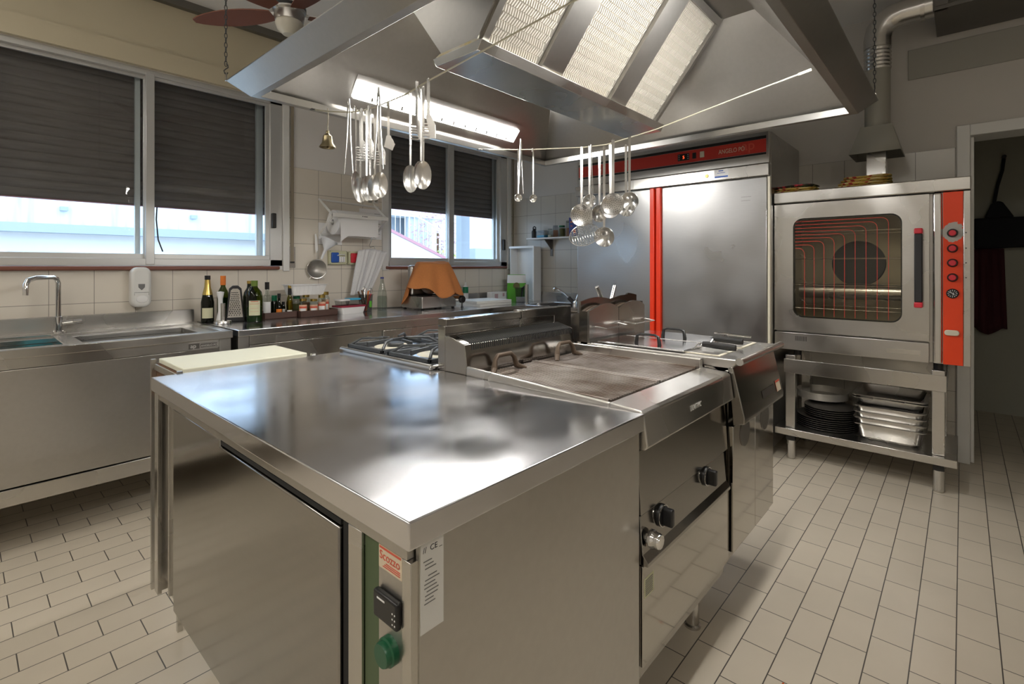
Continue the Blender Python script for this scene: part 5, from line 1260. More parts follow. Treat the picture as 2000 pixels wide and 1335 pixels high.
for i, (x, y, h_, lab) in enumerate(((1.668, 3.51, 0.125, 'square spice jar with red and white label, leftmost in the right brown tray'), (1.735, 3.605, 0.15, 'tall jar of brown spice behind the square spice jars'), (1.745, 3.505, 0.12, 'shorter spice jar with red and white label, second from left in the tray'), (1.812, 3.515, 0.145, 'spice jar with red and white label beside the gold capped one'), (1.862, 3.56, 0.165, 'tall gold capped spice jar at the right end of the brown tray'), (1.665, 3.605, 0.14, 'jar of green herbs at the back left of the spice tray'))):
    b = bottle('spice_jar', lab, x, y, [(0.029, 0), (0.031, 0.006), (0.031, h_ * 0.72), (0.022, h_ * 0.83), (0.022, h_ * 0.88), (0, h_ * 0.88)], 'clear_glass', (0.0245, h_ * 0.86, h_), 'yellow_brass' if i != 5 else 'deep_green', (0.0318, 0.012, h_ * 0.66, 0.95) if i not in (1, 5) else None, 'spice_label', g, (h_ * 0.6, 'herb' if i in (5,) else 'spice'), 'jar')
    if i not in (1, 5):
        m = MB()
        for z0, z1, aa, mi in ((0.018, h_ * 0.45, 0.62, 0), (h_ * 0.46, h_ * 0.56, 0.9, 1)):
            m.mi = mi
            for k in range(6):
                a = -math.pi / 2 - aa + 2 * aa * k / 6; c = a + 2 * aa / 6
                m.poly([(0.0323 * math.cos(a), 0.0323 * math.sin(a), z0), (0.0323 * math.cos(c), 0.0323 * math.sin(c), z0), (0.0323 * math.cos(c), 0.0323 * math.sin(c), z1), (0.0323 * math.cos(a), 0.0323 * math.sin(a), z1)])
        m.build('label_print', ['paper', 'sticker_red'], b)
CZ = CZ0
# white ribbed basket resting on the jars
t = thing('ribbed_basket', 'white ribbed plastic tray resting on top of the spice jars', 'tray', (1.72, 3.585, 1.0465), R(3))
m = MB(); a, b = 0.135, 0.075
lo = rrect(-a * 0.86, a * 0.86, -b * 0.82, b * 0.82, 0.02, 3); hi = rrect(-a, a, -b, b, 0.025, 3); hx = rrect(-a - 0.012, a + 0.012, -b - 0.012, b + 0.012, 0.03, 3)
RR = [[m.v((x, y, 0)) for x, y in lo], [m.v((x, y, 0.07)) for x, y in hi], [m.v((x, y, 0.072)) for x, y in hx]]
for A, B in zip(RR, RR[1:]): m._f([m.bm.faces.new((A[i], A[(i + 1) % len(A)], B[(i + 1) % len(A)], B[i])) for i in range(len(A))])
m._f([m.bm.faces.new(RR[0])])
o = m.build('tray', 'white_plastic', t); s_ = o.modifiers.new('solid', 'SOLIDIFY'); s_.thickness = 0.0025
for k in range(8):
    x = -0.105 + k * 0.03
    for s2 in (-1, 1): MB().obox((x, s2 * (b * 0.91 + 0.0015), 0.036), (0.0022, 0, 0), (0, 0.0025, 0), (0, s2 * 0.0065, 0.034)).build('rib', 'white_plastic', t)
# lidded tubs
def tub(lab, x, y, z, sx, sy, h_, bodym, lidm, rz=0, grp='lidded tubs beside the spice tray'):
    t = thing('food_container', lab, 'food container', (x, y, z), rz, grp)
    m = MB(); lo = rrect(-sx * 0.88, sx * 0.88, -sy * 0.85, sy * 0.85, 0.012, 3); hi = rrect(-sx, sx, -sy, sy, 0.016, 3)
    A = [m.v((p, q, 0)) for p, q in lo]; B = [m.v((p, q, h_)) for p, q in hi]
    m._f([m.bm.faces.new((A[i], A[(i + 1) % len(A)], B[(i + 1) % len(A)], B[i])) for i in range(len(A))]); m._f([m.bm.faces.new(A), m.bm.faces.new(B)]); m.build('tub', bodym, t)
    m = MB(); m.prism(rrect(-sx - 0.004, sx + 0.004, -sy - 0.004, sy + 0.004, 0.018, 3), 'z', h_, h_ + 0.012); m.build('lid', lidm, t, 0.002)
tub('long white food container with dark red lid beside the spice tray', 2.035, 3.52, CZ, 0.105, 0.07, 0.05, 'white_plastic', 'dark_red_lid', R(5))
tub('small clear tub with white lid on the red lidded container', 1.985, 3.535, CZ + 0.0625, 0.043, 0.045, 0.034, 'clear_plastic', 'white_plastic', R(5))
tub('small clear tub with blue lid on the red lidded container', 2.082, 3.545, CZ + 0.0625, 0.045, 0.045, 0.038, 'clear_plastic', 'sky_blue', R(5))
t = thing('utensil_tub', 'clear plastic tub holding spoons and handles on the counter', 'container', (2.205, 3.56, CZ))
m = MB(); m.lathe([(0, 0), (0.048, 0), (0.056, 0.13), (0.060, 0.132), (0.060, 0.136), (0.053, 0.134), (0.046, 0.003), (0, 0.003)], (0, 0, 0), 30); m.build('tub', 'clear_plastic', t)
m = MB(); m.prism([(0.0, 0.035), (0.02, 0.035), (0.02, 0.085), (0.0, 0.085)], 'y', -0.0555, -0.054); m.build('green_label', 'green_pack', t)
gu = 'cutlery in the clear tub'
cl_ = [('teaspoon', 'steel spoon leaning to the right in the clear tub', (0.01, 0, 0.005), (0.045, -0.01, 0.165), 'steel_polished', 'spoon', 1), ('teaspoon', 'dark spoon leaning to the back in the clear tub', (-0.01, 0.01, 0.005), (0.01, 0.03, 0.175), 'steel_polished', 'spoon', 1), ('peeler', 'peeler with orange handle in the clear tub', (0.0, -0.01, 0.005), (0.012, -0.02, 0.165), 'orange_cap', 'peeler', 0),
       ('brush_handle', 'brown wooden handle leaning left in the clear tub', (0.01, 0.0, 0.005), (-0.035, 0.0, 0.17), 'dark_wood', 'handle', 0), ('brush_handle', 'second brown wooden handle at the far left of the clear tub', (0.005, 0.015, 0.005), (-0.055, 0.02, 0.16), 'dark_wood', 'handle', 0), ('knife', 'small knife with red handle in the clear tub', (-0.02, -0.02, 0.005), (0.03, -0.03, 0.14), 'red_plastic', 'knife', 0)]
for nm, lab, a, b, mt, ca, bowl in cl_:
    q = thing(nm, lab, ca, (2.205, 3.56, CZ), 0, gu)
    MB().tube([a, b], [0.004, 0.0065], 8).build('handle', mt, q)
    if bowl: MB().lathe([(0, -0.004), (0.012, -0.001), (0.016, 0.004), (0.012, 0.006), (0, 0.007)], b, 16, 'y', sy=1.3).build('bowl', mt, q)
bottle('water_bottle', 'clear glass water bottle with small cap beside the slicer', 2.365, 3.57, [(0.038, 0), (0.040, 0.006), (0.040, 0.10), (0.034, 0.15), (0.018, 0.215), (0.0135, 0.25), (0.0135, 0.262), (0, 0.262)], 'clear_glass', (0.0145, 0.258, 0.272), 'blue_box', None, liquid=(0.115, 'clear_glass'))

# ------------------------------------------------------------------ wall things between the windows
t = at0('paper_towel_holder', 'white metal wall bracket holding the big paper roll', 'paper towel holder', (2.2, WY - 0.006, 1.6))
yw, yf = WY - 0.010, 3.60
m = MB()
m.tube([(1.937, yw, 1.784), (2.49, yw, 1.765)], 0.008, 8); m.tube([(1.941, yw, 1.507), (2.46, yw, 1.49)], 0.008, 8)
m.build('wall_bar', 'white_enamel', t)
for x in (1.945, 2.44):
    m = MB(); d = 0.0022
    m.obox(((x), (yw + yf) / 2 , (1.784 + 1.645) / 2), (0.003, 0, 0), (0, (yf - yw) / 2, (1.645 - 1.784) / 2), (0, 0.006, 0.016)); m.obox((x, (yw + yf) / 2, (1.507 + 1.645) / 2), (0.003, 0, 0), (0, (yf - yw) / 2, (1.645 - 1.507) / 2), (0, 0.006, -0.016)); m.build('arm', 'white_enamel', t)
fb_ = MB().box(1.942, 2.445, yf - 0.006, yf + 0.006, 1.632, 1.664).build('front_bar', 'white_enamel', t, 0.003)
m = MB(); m.lathe([(0, -0.0004), (0.004, -0.0004), (0.004, 0)], (2.20, yf - 0.0062, 1.652), 12, 'y'); m.box(2.21, 2.245, yf - 0.0066, yf - 0.006, 1.649, 1.654); m.build('maker_mark', 'ink', fb_); reb(t)
t = at0('paper_roll', 'large white paper roll hanging in the wall bracket', 'paper roll', (2.15, 3.705, 1.60))
m = MB(); m.lathe([(0.022, 2.0), (0.095, 2.0), (0.098, 2.003), (0.098, 2.352), (0.095, 2.355), (0.022, 2.355), (0.022, 2.0)], (0, 3.705, 1.60), 40, 'x'); m.build('roll', 'paper', t)
m = MB(); m.tube([(1.949, 3.705, 1.60), (2.436, 3.705, 1.60)], 0.008, 10); m.build('spindle', 'white_enamel', t)
m = MB(); n = 10; rows = []
for k in range(n + 1):
    q = k / n; z = 1.60 - 0.11 * q; rows.append([m.v((x, 3.605 - 0.004 * math.sin(q * 3), z - (0.05 * max(0, (2.075 - x) / 0.065) ** 1 if x < 2.075 and k == n else 0))) for x in (2.012, 2.03, 2.055, 2.08, 2.2, 2.35)])
for A, B in zip(rows, rows[1:]): m._f([m.bm.faces.new((A[i], A[i + 1], B[i + 1], B[i])) for i in range(5)], True)
m.build('loose_sheet', 'paper', t); reb(t)
def sheet(lab, x0, x1, z0, z1, lines=0, y=WY - 0.0075):
    t = thing('wall_notice', lab, 'paper', ((x0 + x1) / 2, y, z0))
    w_ = (x1 - x0) / 2; MB().box(-w_, w_, -0.0008, 0, 0, z1 - z0).build('sheet', 'paper', t)
    if lines:
        m = MB()
        for k in range(lines): 
            if k in (3,): continue
            m.box(-w_ * 0.3 + 0.01 * (k % 3), w_ * (0.85 - 0.1 * (k % 2)), -0.0012, -0.0008, z1 - z0 - 0.04 - k * 0.022, z1 - z0 - 0.036 - k * 0.022)
        m.build('print', 'ink_grey', t)
sheet('white notice with lines of print beside the small window frame', 2.30, 2.52, 1.485, 1.745, 9); sheet('plain pale sheet behind the paper towel bracket', 1.937, 2.14, 1.428, 1.60)
t = thing('wall_thermostat', 'tiny square grey plate above the notice', 'switch plate', (2.46, WY - 0.006, 1.80)); MB().box(-0.022, 0.022, -0.008, 0, 0, 0.045).build('plate', 'white_paint', t, 0.002); MB().box(-0.014, 0.014, -0.009, -0.008, 0.008, 0.037).build('button', 'duct_paint', t)
MB().box(-0.075, -0.04, -0.008, 0, 0, 0.04).build('small_plate', 'duct_paint', t, 0.002)
t = thing('funnel', 'white plastic funnel hanging on the wall bracket corner', 'funnel', (1.955, WY - 0.075, 1.475), 0)
m = MB(); ax = Matrix.Rotation(R(24), 4, 'Y')
m.lathe([(0.066, 0.0), (0.068, 0.004), (0.066, 0.006), (0.012, -0.075), (0.007, -0.155), (0.0055, -0.155), (0.010, -0.076), (0.063, 0.0)], (0, 0, 0), 30); m.xf(ax); m.xf(Matrix.Translation((0.035, 0, -0.025))); m.build('cone', 'funnel_plastic', t)
MB().tube([(-0.03, 0.0, 0.0), (-0.022, 0.02, 0.02), (-0.015, 0.05, 0.03)], 0.004, 8).build('hook_tab', 'funnel_plastic', t)
t = thing('strainer', 'round fine mesh strainer hanging below the funnel', 'strainer', (1.905, WY - 0.045, 1.23), face_cam(1.9, 3.8) * 0.4)
m = MB(); m.tube([(0.074 * math.cos(a), 0, 0.074 * math.sin(a)) for a in [2 * math.pi * k / 32 for k in range(32)]], 0.0035, 8, True); m.build('rim', 'steel_polished', t)
m = MB(); m.shell((0, 0, 0), 0.073, 0.073, 0.028, 0.0005); m.build('mesh_bowl', 'fine_mesh', t)
m = MB(); m.tube([(0, 0, 0.074), (0.002, 0, 0.12), (0.003, 0, 0.14)], 0.0028, 8); m.tube([(-0.045, 0, -0.062), (-0.058, 0, -0.08)], 0.0025, 6); m.tube([(0.045, 0, -0.062), (0.055, 0, -0.082)], 0.0025, 6); m.build('wire_leg', 'steel_polished', t)
m = MB(); m.tube([(0.0, 0.01, 0.13), (0.0, 0.01, 0.16), (-0.004, 0.01, 0.24), (-0.008, 0.01, 0.275)], [0.006, 0.012, 0.009, 0.006], 10); m.build('handle', 'white_plastic', t)
def socket(lab, x, z, w_, h_, c):
    t = thing('power_socket', lab, 'power socket', (x, WY - 0.006, z), 0, 'industrial sockets on the tiled wall')
    MB().box(-w_ / 2, w_ / 2, -0.035, 0, -h_ / 2, h_ / 2).build('box', 'label_cream', t, 0.006, 3)
    MB().box(-w_ / 2 + 0.012, (0.0 if c == 'blue_plastic' else w_ / 2 - 0.02), -0.05, -0.034, -h_ / 2 + 0.015, h_ / 2 - 0.015).build('cover', c, t, 0.008, 3)
    m = MB()
    for sx in (-1, 1):
        for sz in (-1, 1): m.lathe([(0, -0.0365), (0.003, -0.0365), (0.003, -0.034)], (sx * (w_ / 2 - 0.006), 0, sz * (h_ / 2 - 0.006)), 8, 'y')
    m.build('screw', 'ink_grey', t)
    if c == 'blue_plastic':
        MB().box(0.0, 0.05, -0.055, -0.034, -0.038, 0.008).build('adapter', 'white_plastic', t, 0.003)
        m = MB(); 
        for sx in (0.013, 0.035):
            for sz in (-0.028, -0.015, -0.003): m.lathe([(0, -0.0565), (0.003, -0.0565), (0.003, -0.054)], (sx, 0, sz), 8, 'y')
        m.build('socket_hole', 'ink', t)
        MB().tube([(-0.02, -0.045, 0.015), (0.01, -0.06, 0.025), (0.045, -0.055, 0.022), (0.05, -0.045, 0.01), (0.03, -0.05, -0.005)], 0.004, 8).build('wire', 'white_paint', t)
    else: MB().lathe([(0, -0.058), (0.022, -0.058), (0.026, -0.048)], (0.0, 0, 0), 22, 'y').build('cap', c, t)
socket('cream wall socket with blue cover and white adapter', 2.09, 1.322, 0.155, 0.112, 'blue_plastic'); socket('cream wall socket with red cover beside the hanging apron', 2.25, 1.320, 0.13, 0.11, 'red_plastic')
# hanging white apron on an S hook
t = thing('white_apron', 'white cloth apron hanging from a metal hook on the tiled wall', 'apron', (2.365, WY - 0.10, 1.40))
m = MB(); NC, NRr = 26, 16; rows = []
for j in range(NRr + 1):
    q = j / NRr
    xl = -0.125 - 0.075 * q; xr = 0.145 * (1 - q) ** 0.8 - 0.045 * q
    row = []
    for i in range(NC + 1):
        p = i / NC; x = xl + (xr - xl) * p
        z = -0.02 * abs(p - 0.42) * 2 - 0.375 * q - (0.0)
        y = 0.016 * math.sin(p * 15 + 1) * (0.4 + 0.6 * (1 - abs(q - 0.4))) + 0.01 * math.sin(p * 31)
        row.append(m.v((x, y, z)))
    rows.append(row)
for A, B in zip(rows, rows[1:]): m._f([m.bm.faces.new((A[i], A[i + 1], B[i + 1], B[i])) for i in range(NC)], True)
o = m.build('cloth', 'white_cloth', t, smooth_angle=80); s_ = o.modifiers.new('solid', 'SOLIDIFY'); s_.thickness = 0.003
MB().tube([(0.03, 0, -0.01), (0.02, 0, 0.02), (-0.02, 0, 0.012), (-0.025, 0, 0.03), (0.0, 0.01, 0.07), (0.012, 0.03, 0.10), (0.0, 0.045, 0.115), (-0.01, 0.045, 0.10)], 0.0025, 8).build('hook', 'steel_polished', t)

# ------------------------------------------------------------------ ceiling fan
cf = thing('ceiling_fan', 'ceiling fan with reddish brown blades and white globe lamp', 'ceiling fan', (1.117, 2.497, 2.455))
MB().lathe([(0, -0.055), (0.03, -0.052), (0.055, -0.03), (0.066, 0.0), (0.062, 0.015), (0, 0.015)], (0, 0, 0), 32).build('globe', 'globe_glass', cf)
MB().lathe([(0, 0.012), (0.066, 0.012), (0.070, 0.03), (0.070, 0.055), (0.078, 0.062), (0.078, 0.075), (0, 0.08)], (0, 0, 0), 32).build('motor', 'steel_side', cf)
MB().lathe([(0.0, 0.07), (0.079, 0.07), (0.079, 0.085), (0.02, 0.10), (0.0, 0.10)], (0, 0, 0), 32).build('motor_cap', 'black', cf)
MB().lathe([(0, 0.09), (0.012, 0.09), (0.012, 0.48), (0.05, 0.49), (0.055, 0.5245), (0, 0.5245)], (0, 0, 0), 20).build('rod', 'white_enamel', cf)
for k in range(5):
    a = R(124.6 + 72 * k); ca, sa = math.cos(a), math.sin(a)
    m = MB(); n = 14; L0, L1 = 0.09, 0.52
    up_, dn = [], []
    for i in range(n + 1):
        q = i / n; r_ = L0 + (L1 - L0) * q; w_ = 0.055 * math.sin(math.pi * (0.12 + 0.86 * q)) ** 0.6 + 0.002
        for s2, L_ in ((1, up_), (-1, dn)):
            x, y = ca * r_ - sa * w_ * s2, sa * r_ + ca * w_ * s2; L_.append((x, y, 0.050 + s2 * w_ * 0.22))
    A = [m.v(p) for p in up_]; B = [m.v(p) for p in dn]; A2 = [m.v((p[0], p[1], p[2] + 0.005)) for p in up_]; B2 = [m.v((p[0], p[1], p[2] + 0.005)) for p in dn]
    for i in range(n):
        m._f([m.bm.faces.new((A[i], A[i + 1], B[i + 1], B[i])), m.bm.faces.new((A2[i], B2[i], B2[i + 1], A2[i + 1])), m.bm.faces.new((A[i], A2[i], A2[i + 1], A[i + 1])), m.bm.faces.new((B[i], B[i + 1], B2[i + 1], B2[i]))])
    m._f([m.bm.faces.new((A[0], B[0], B2[0], A2[0])), m.bm.faces.new((A[n], A2[n], B2[n], B[n]))])
    bl = m.build('blade', 'fan_wood', cf)
    MB().tube([(ca * 0.06, sa * 0.06, 0.06), (ca * 0.13, sa * 0.13, 0.062)], 0.008, 8).build('blade_bracket', 'white_enamel', bl)

# ------------------------------------------------------------------ ropes under the hood and what hangs on them
RA = [(1.14, 2.325, 2.004), (1.145, 2.167, 1.961), (1.151, 1.985, 1.921), (1.154, 1.88, 1.908), (1.157, 1.78, 1.905), (1.163, 1.60, 1.912), (1.167, 1.45, 1.935), (1.187, 0.839, 2.010), (1.20, 0.40, 2.03)]
RB = [(2.25, 2.325, 2.003), (2.301, 2.014, 1.962), (2.317, 1.913, 1.950), (2.369, 1.587, 1.920), (2.391, 1.451, 1.918), (2.403, 1.379, 1.929), (2.433, 1.186, 1.960), (2.50, 0.78, 2.06), (2.548, 0.50, 2.125)]
for pts, lab in ((RA, 'pale cord with kitchen spoons strung under the left end of the hood'), (RB, 'pale cord with ladles strung under the fridge end of the hood')):
    t = at0('utensil_rope', lab, 'rope', pts[0])
    MB().tube(pts, 0.0030, 8).build('cord', 'rope', t)
    a, b = Vector(pts[0]), Vector(pts[1]); m = MB()
    m.tube([a, a + (b - a) * 0.12], 0.006, 8); m.tube([a + (b - a) * 0.14, a + (b - a) * 0.3], 0.0045, 6); m.build('turnbuckle', 'pan_steel', t)
    a, b = Vector(pts[-1]), Vector(pts[-2]); m = MB(); m.tube([a, a + (b - a) * 0.18], 0.0055, 8); m.build('end_knot', 'rope', t)
    reb(t)
def interp(P, y):
    for a, b in zip(P, P[1:]):
        if a[1] >= y >= b[1]:
            q = (a[1] - y) / (a[1] - b[1]); return tuple(a[i] + (b[i] - a[i]) * q for i in range(3))
def uthing(name, cat): return thing(name, '-', cat)
def flat_handle(m, z1, w0=0.006, w1=0.004, th=0.0012, bend=0.0):
    m.tube([(0, 0.008, -0.012), (0, 0.006, 0.003), (0, 0.0, 0.006), (0, -0.005, 0.002)], 0.003, 8)
    pts = [(0, -0.005, 0.003), (0, -0.006, z1 * 0.5), (0, -0.005 + bend, z1)]
    P = []
    for (x, y, z), w_ in zip(pts, (w0, (w0 + w1) / 2, w1)):
        P.append([m.v((x - w_, y, z)), m.v((x + w_, y, z)), m.v((x + w_ * 0.8, y + th * 2, z)), m.v((x - w_ * 0.8, y + th * 2, z))])
    for A, B in zip(P, P[1:]): m._f([m.bm.faces.new((A[i], A[(i + 1) % 4], B[(i + 1) % 4], B[i])) for i in range(4)])
    m._f([m.bm.faces.new(P[0]), m.bm.faces.new(P[-1])])
used = {}
sp = uthing('serving_spoon', 'spoon'); m = MB(); flat_handle(m, -0.275, 0.0055, 0.0035); m.build('handle', 'steel_polished', sp)
MB().shell((0, -0.006, -0.325), 0.030, 0.053, 0.013).build('bowl', 'steel_polished', sp)
sf = uthing('spaghetti_server', 'spaghetti server'); m = MB(); flat_handle(m, -0.135, 0.0055, 0.006); m.build('handle', 'steel_polished', sf)
m = MB(); m.prism([(-0.010, -0.13), (0.010, -0.13), (0.026, -0.165), (0.026, -0.215), (0.006, -0.215), (-0.004, -0.16)], 'y', -0.006, -0.004)
for k in range(6): m.box(-0.024, 0.008, -0.006 - 0.001, -0.0035, -0.160 - k * 0.0105 - 0.0045, -0.160 - k * 0.0105)
m.build('toothed_head', 'steel_polished', sf)
tg = uthing('kitchen_tongs', 'tongs'); m = MB()
for s_ in (-1, 1): m.tube([(s_ * 0.001, 0, 0.055), (s_ * 0.004, 0, 0.02), (s_ * 0.007, 0, -0.10), (s_ * 0.018, 0, -0.265)], [0.0035, 0.0035, 0.003, 0.002], 8)
m.build('arm', 'steel_polished', tg)
MB().lathe([(0, 0.065), (0.004, 0.064), (0.005, 0.05), (0.004, 0.035), (0, 0.034)], (0, 0, 0), 10).build('joint', 'steel_polished', tg)
sa_ = uthing('spatula', 'spatula'); m = MB(); flat_handle(m, -0.14, 0.005, 0.005); m.build('handle', 'steel_polished', sa_)
MB().prism([(-0.008, -0.13), (0.008, -0.13), (0.026, -0.165), (0.016, -0.19), (-0.018, -0.175)], 'y', -0.006, -0.0045).build('blade', 'steel_polished', sa_)
def ladle(nm, r, zl, cat='ladle', perf=False, w_=0.008, depth=0.6, drop=None):
    t = uthing(nm, cat); m = MB(); flat_handle(m, -zl, w_, w_ * 0.8, bend=0.0); m.build('handle', 'steel_polished', t)
    m = MB(); m.shell((0, 0, 0), r, r, r * depth, 0.0015, 28, 6)
    m.tube([(r * math.cos(a), 0, r * math.sin(a)) for a in [2 * math.pi * k / 28 for k in range(28)]], 0.0013, 6, True)
    mt = ['steel_polished']
    if perf:
        m.mi = 1; mt.append('dark_gap')
        for ring, cnt in ((0.18, 6), (0.36, 12), (0.54, 18), (0.72, 22)):
            for k in range(cnt):
                a = 2 * math.pi * k / cnt + ring; q = ring; 
                m.lathe([(0, -0.0012), (0.0018, -0.0012), (0.0018, 0.001)], (r * q * math.cos(a), r * depth * (1 - q * q), r * q * math.sin(a)), 6, 'y')
    m.xf(Matrix.Rotation(R(14 if not perf else 8), 4, 'X')); m.xf(Matrix.Translation((0, -0.006, -zl - r * 0.93)))
    m.build('bowl', mt, t); return t
lad_small = ladle('small_ladle', 0.024, 0.272, w_=0.0045)
lad_big = ladle('soup_ladle', 0.048, 0.295, w_=0.0075)
lad_mid = ladle('sauce_ladle', 0.036, 0.27, w_=0.007)
lad_long = ladle('long_ladle', 0.055, 0.445, w_=0.0075)
skim = ladle('perforated_skimmer', 0.058, 0.285, 'skimmer', True, 0.0085, 0.22)
skim_l = ladle('large_perforated_skimmer', 0.062, 0.325, 'skimmer', True, 0.0075, 0.22)
spd = uthing('spider_strainer', 'spider strainer'); m = MB()
m.tube([(0, 0.008, -0.012), (0, 0.0, 0.006), (-0.003, -0.005, 0.0), (-0.005, -0.004, -0.44)], 0.0022, 6); m.tube([(0.003, -0.004, 0.0), (0.006, -0.004, -0.44)], 0.0022, 6); m.tube([(0.0, -0.006, -0.01), (0.012, -0.006, -0.25), (0.0, -0.004, -0.44)], 0.0016, 6); m.build('wire_handle', 'steel_polished', spd)
m = MB(); r = 0.085
m.tube([(r * math.cos(a), 0, r * math.sin(a)) for a in [2 * math.pi * k / 36 for k in range(36)]], 0.0024, 6, True)
for k in range(-5, 6):
    q = k / 6; c = math.sqrt(1 - q * q) * r
    for sw in (0, 1):
        pts = []
        for i in range(7):
            p = -1 + 2 * i / 6; x, z = q * r, p * c
            y = 0.030 * max(0, 1 - (x * x + z * z) / (r * r)); pts.append((x, y, z) if sw == 0 else (z, y, x))
        m.tube(pts, 0.0016, 5)
m.xf(Matrix.Diagonal((1, 1, 0.68, 1))); m.xf(Matrix.Rotation(R(-16), 4, 'Y')); m.xf(Matrix.Translation((-0.035, -0.004, -0.495))); m.build('wire_net', 'steel_polished', spd)
GA, GB = 'utensils hanging on the left cord', 'ladles and skimmers hanging on the right cord'
def hang(proto, P, y, lab, grp, dr=0.0, dz=0.0, off=0.0):
    p = interp(P, y); put(proto, used, lab, (p[0] + off, p[1], p[2] + dz), face_cam(p[0], p[1]) + dr, grp)
hang(tg, RA, 1.993, 'thin steel tongs hanging alone between the bell and the spoons', GA, 0, -0.005)
for y, lab, dr, dz in ((1.945, 'big serving spoon at the far left of the spoon bunch', 0.9, 0.015), (1.905, 'big serving spoon second from left in the left bunch', 0.25, -0.012), (1.862, 'big serving spoon third in the left bunch, half hidden behind its neighbours', 0.6, -0.005), (1.835, 'big serving spoon fourth in the left bunch, turned slightly aside', 0.35, -0.005), (1.795, 'big serving spoon fifth in the left bunch', -0.3, -0.007), (1.762, 'serving spoon at the right end of the left bunch', 0.15, 0.0)):
    hang(sp, RA, y, lab, GA, dr, dz)
hang(sp, RA, 1.570, 'serving spoon hanging left of the pair in front of the small window', GA, 0.35, -0.008)
hang(sp, RA, 1.508, 'serving spoon overlapped by its neighbour in front of the small window', GA, 0.4, -0.010)
hang(sp, RA, 1.490, 'widest serving spoon at the right of the pair before the small window', GA, -0.15, -0.016)
hang(tg, RA, 1.743, 'steel tongs hanging with their top above the cord beside the spoons', GA, 0.1, 0.0, -0.02)
hang(sf, RA, 1.873, 'toothed spaghetti server at the left of the left bunch', GA, 0.3, 0.0, -0.015); hang(sf, RA, 1.825, 'toothed spaghetti server in the middle of the left bunch', GA, 0.3, 0.003, -0.012); hang(sf, RA, 1.795, 'toothed spaghetti server behind the others in the left bunch', GA, -0.2, -0.02, 0.02)
hang(sf, RA, 1.530, 'toothed spaghetti server beside the spoons before the small window', GA, 0.2, 0.02); hang(sf, RA, 1.462, 'toothed spaghetti server at the right end of the left cord', GA, -0.1, 0.002)
hang(sa_, RA, 1.725, 'angled steel spatula behind the tongs in the left bunch', GA, -0.2, 0.0, 0.015)
t = thing('brass_bell', 'small aged brass bell hanging from a string under the hood', 'bell', (1.145, 2.167, 1.955))
MB().tube([(0, 0, 0.02), (0.002, -0.003, 0.0), (0.0, 0.0, -0.085)], 0.0022, 6).build('string', 'rope', t)
MB().lathe([(0, -0.083), (0.006, -0.083), (0.007, -0.095), (0.012, -0.100), (0.020, -0.108), (0.022, -0.125), (0.025, -0.140), (0.036, -0.156), (0.037, -0.160), (0.034, -0.160), (0.022, -0.138), (0.018, -0.112), (0, -0.104)], (0, 0, 0), 30).build('bell', 'bronze', t)
MB().lathe([(0, -0.166), (0.005, -0.162), (0.004, -0.155), (0.0015, -0.15), (0.0015, -0.11), (0, -0.105)], (0, 0, 0), 10).build('clapper', 'bronze', t)
hang(lad_small, RB, 2.018, 'tiny ladle left of the steel tongs on the right cord', GB, 0.3); hang(lad_small, RB, 1.915, 'tiny ladle hanging alone right of the tongs', GB, 0.5)
hang(tg, RB, 1.998, 'steel tongs hanging beside the tiny ladle on the right cord', GB, 0.6, 0.0)
hang(lad_mid, RB, 1.552, 'small sauce ladle in front of the perforated skimmer', GB, 0.1)
hang(skim_l, RB, 1.600, 'large perforated skimmer at the left of the ladle cluster', GB, 0.1, 0.0)
hang(spd, RB, 1.525, 'wire spider strainer hanging lowest on the right cord', GB, 0.0, 0.0, -0.03)
hang(lad_long, RB, 1.470, 'long handled ladle hanging lowest beside the spider strainer', GB, -0.2, -0.010, 0.01)
hang(lad_big, RB, 1.505, 'round soup ladle behind the skimmers in the cluster', GB, 0.35, -0.035, 0.02)
hang(skim, RB, 1.428, 'perforated skimmer second from the right, behind the front one', GB, 0.3, -0.012, -0.005)
hang(skim, RB, 1.385, 'perforated skimmer facing forward at the right of the cluster', GB, -0.1, -0.008, -0.055)
hang(lad_big, RB, 1.372, 'soup ladle behind the forward facing skimmer', GB, -0.3, -0.018, 0.06)
hang(lad_big, RB, 1.322, 'soup ladle at the far right end of the right cord', GB, -0.25)

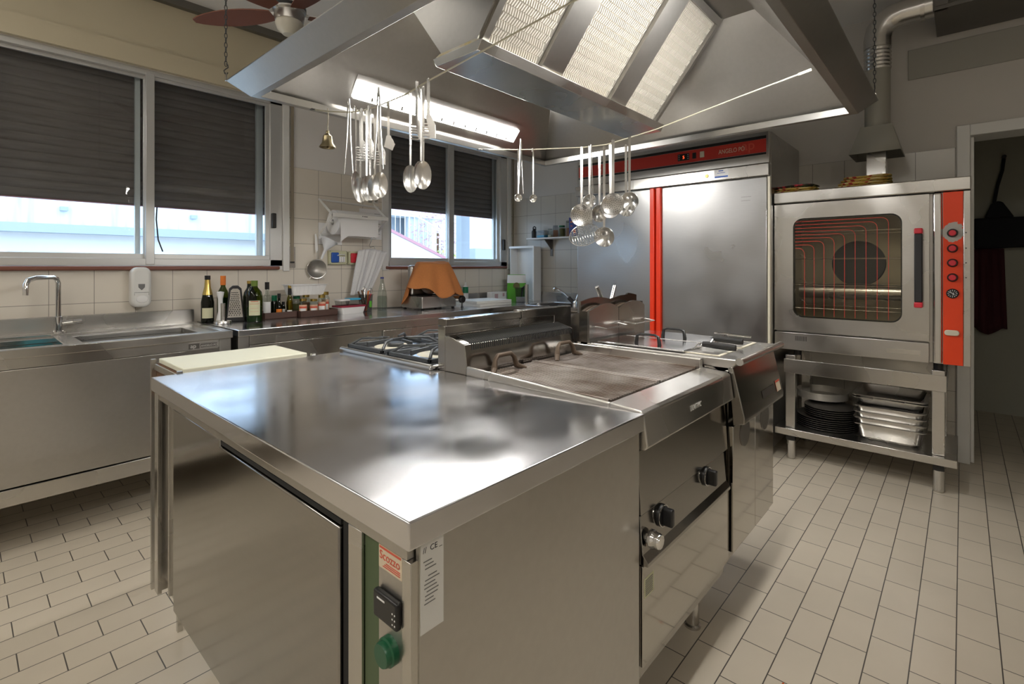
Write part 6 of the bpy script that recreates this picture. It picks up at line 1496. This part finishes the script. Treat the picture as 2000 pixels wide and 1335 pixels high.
# ------------------------------------------------------------------ back room clothes
t = thing('shoulder_bag', 'black bag on a strap hanging in the dark back room', 'bag', (5.90, -0.2, 1.38))
MB().prism([(-0.28, 0.03), (0.13, 0.02), (0.135, 0.28), (-0.30, 0.28)], 'x', -0.06, 0.035).build('bag', 'black_cloth', t, 0.02, 3)
m = MB(); m.prism([(0.06, 0.28), (-0.12, 0.28), (-0.05, 0.41), (-0.02, 0.42), (0.02, 0.40)], 'x', -0.05, 0.03); m.build('flap', 'black_cloth', t, 0.01)
MB().tube([(0, 0.0, 0.41), (0.0, -0.02, 0.55), (0.01, -0.05, 0.68), (0.03, -0.06, 0.78)], 0.012, 8).build('strap', 'black_cloth', t)
MB().lathe([(0, -0.03), (0.015, -0.03), (0.015, 0.035), (0, 0.035)], (0, -0.06, 0.79), 12, 'x').build('hook', 'black', t)
t = thing('dark_apron', 'dark maroon apron hanging under the black bag in the back room', 'apron', (5.90, -0.13, 0.70))
m = MB(); n = 14; rows = []
for j in range(9):
    q = j / 8; rows.append([m.v((0.012 * math.sin(i * 1.7) - 0.01, (0.11 - 0.24 * i / n) * (1 + 0.15 * q), 0.70 - 0.70 * q + 0.03 * math.sin(i * 0.6) * q)) for i in range(n + 1)])
for A, B in zip(rows, rows[1:]): m._f([m.bm.faces.new((A[i], A[i + 1], B[i + 1], B[i])) for i in range(n)], True)
o = m.build('cloth', 'maroon_cloth', t); s_ = o.modifiers.new('solid', 'SOLIDIFY'); s_.thickness = 0.012
t = thing('food_crumb', 'tiny orange crumb on the floor tiles right of the island', 'crumb', (1.742, 0.462, 0.0)); t.location = (1.66, 0.40, 0.0)
MB().lathe([(0, 0.002), (0.005, 0.0015), (0.006, 0.0), (0, 0)], (0, 0, 0), 8, sy=0.5).build('crumb', 'stain', t)

# ------------------------------------------------------------------ unseen ceiling lamps added for ambient fill (behind and above the camera)
for x, y, rz, lab in ((-0.9, 2.5, 90, 'added white batten fill lamp over the sink aisle'), (-0.9, 0.6, 90, 'added white batten fill lamp at the near end of the room'), (-0.95, -1.3, 0, 'added white batten fill lamp on the doorway side of the room')):
    t = thing('ceiling_fill_lamp', lab, 'lamp', (x, y, H - 0.08), R(rz), 'added batten fill lamps on the ceiling')
    MB().box(-0.65, 0.65, -0.09, 0.09, 0.02, 0.0795).build('housing', 'white_enamel', t, 0.004)
    MB().box(-0.62, 0.62, -0.075, 0.075, 0.0, 0.02).build('diffuser', 'ceiling_fill', t)
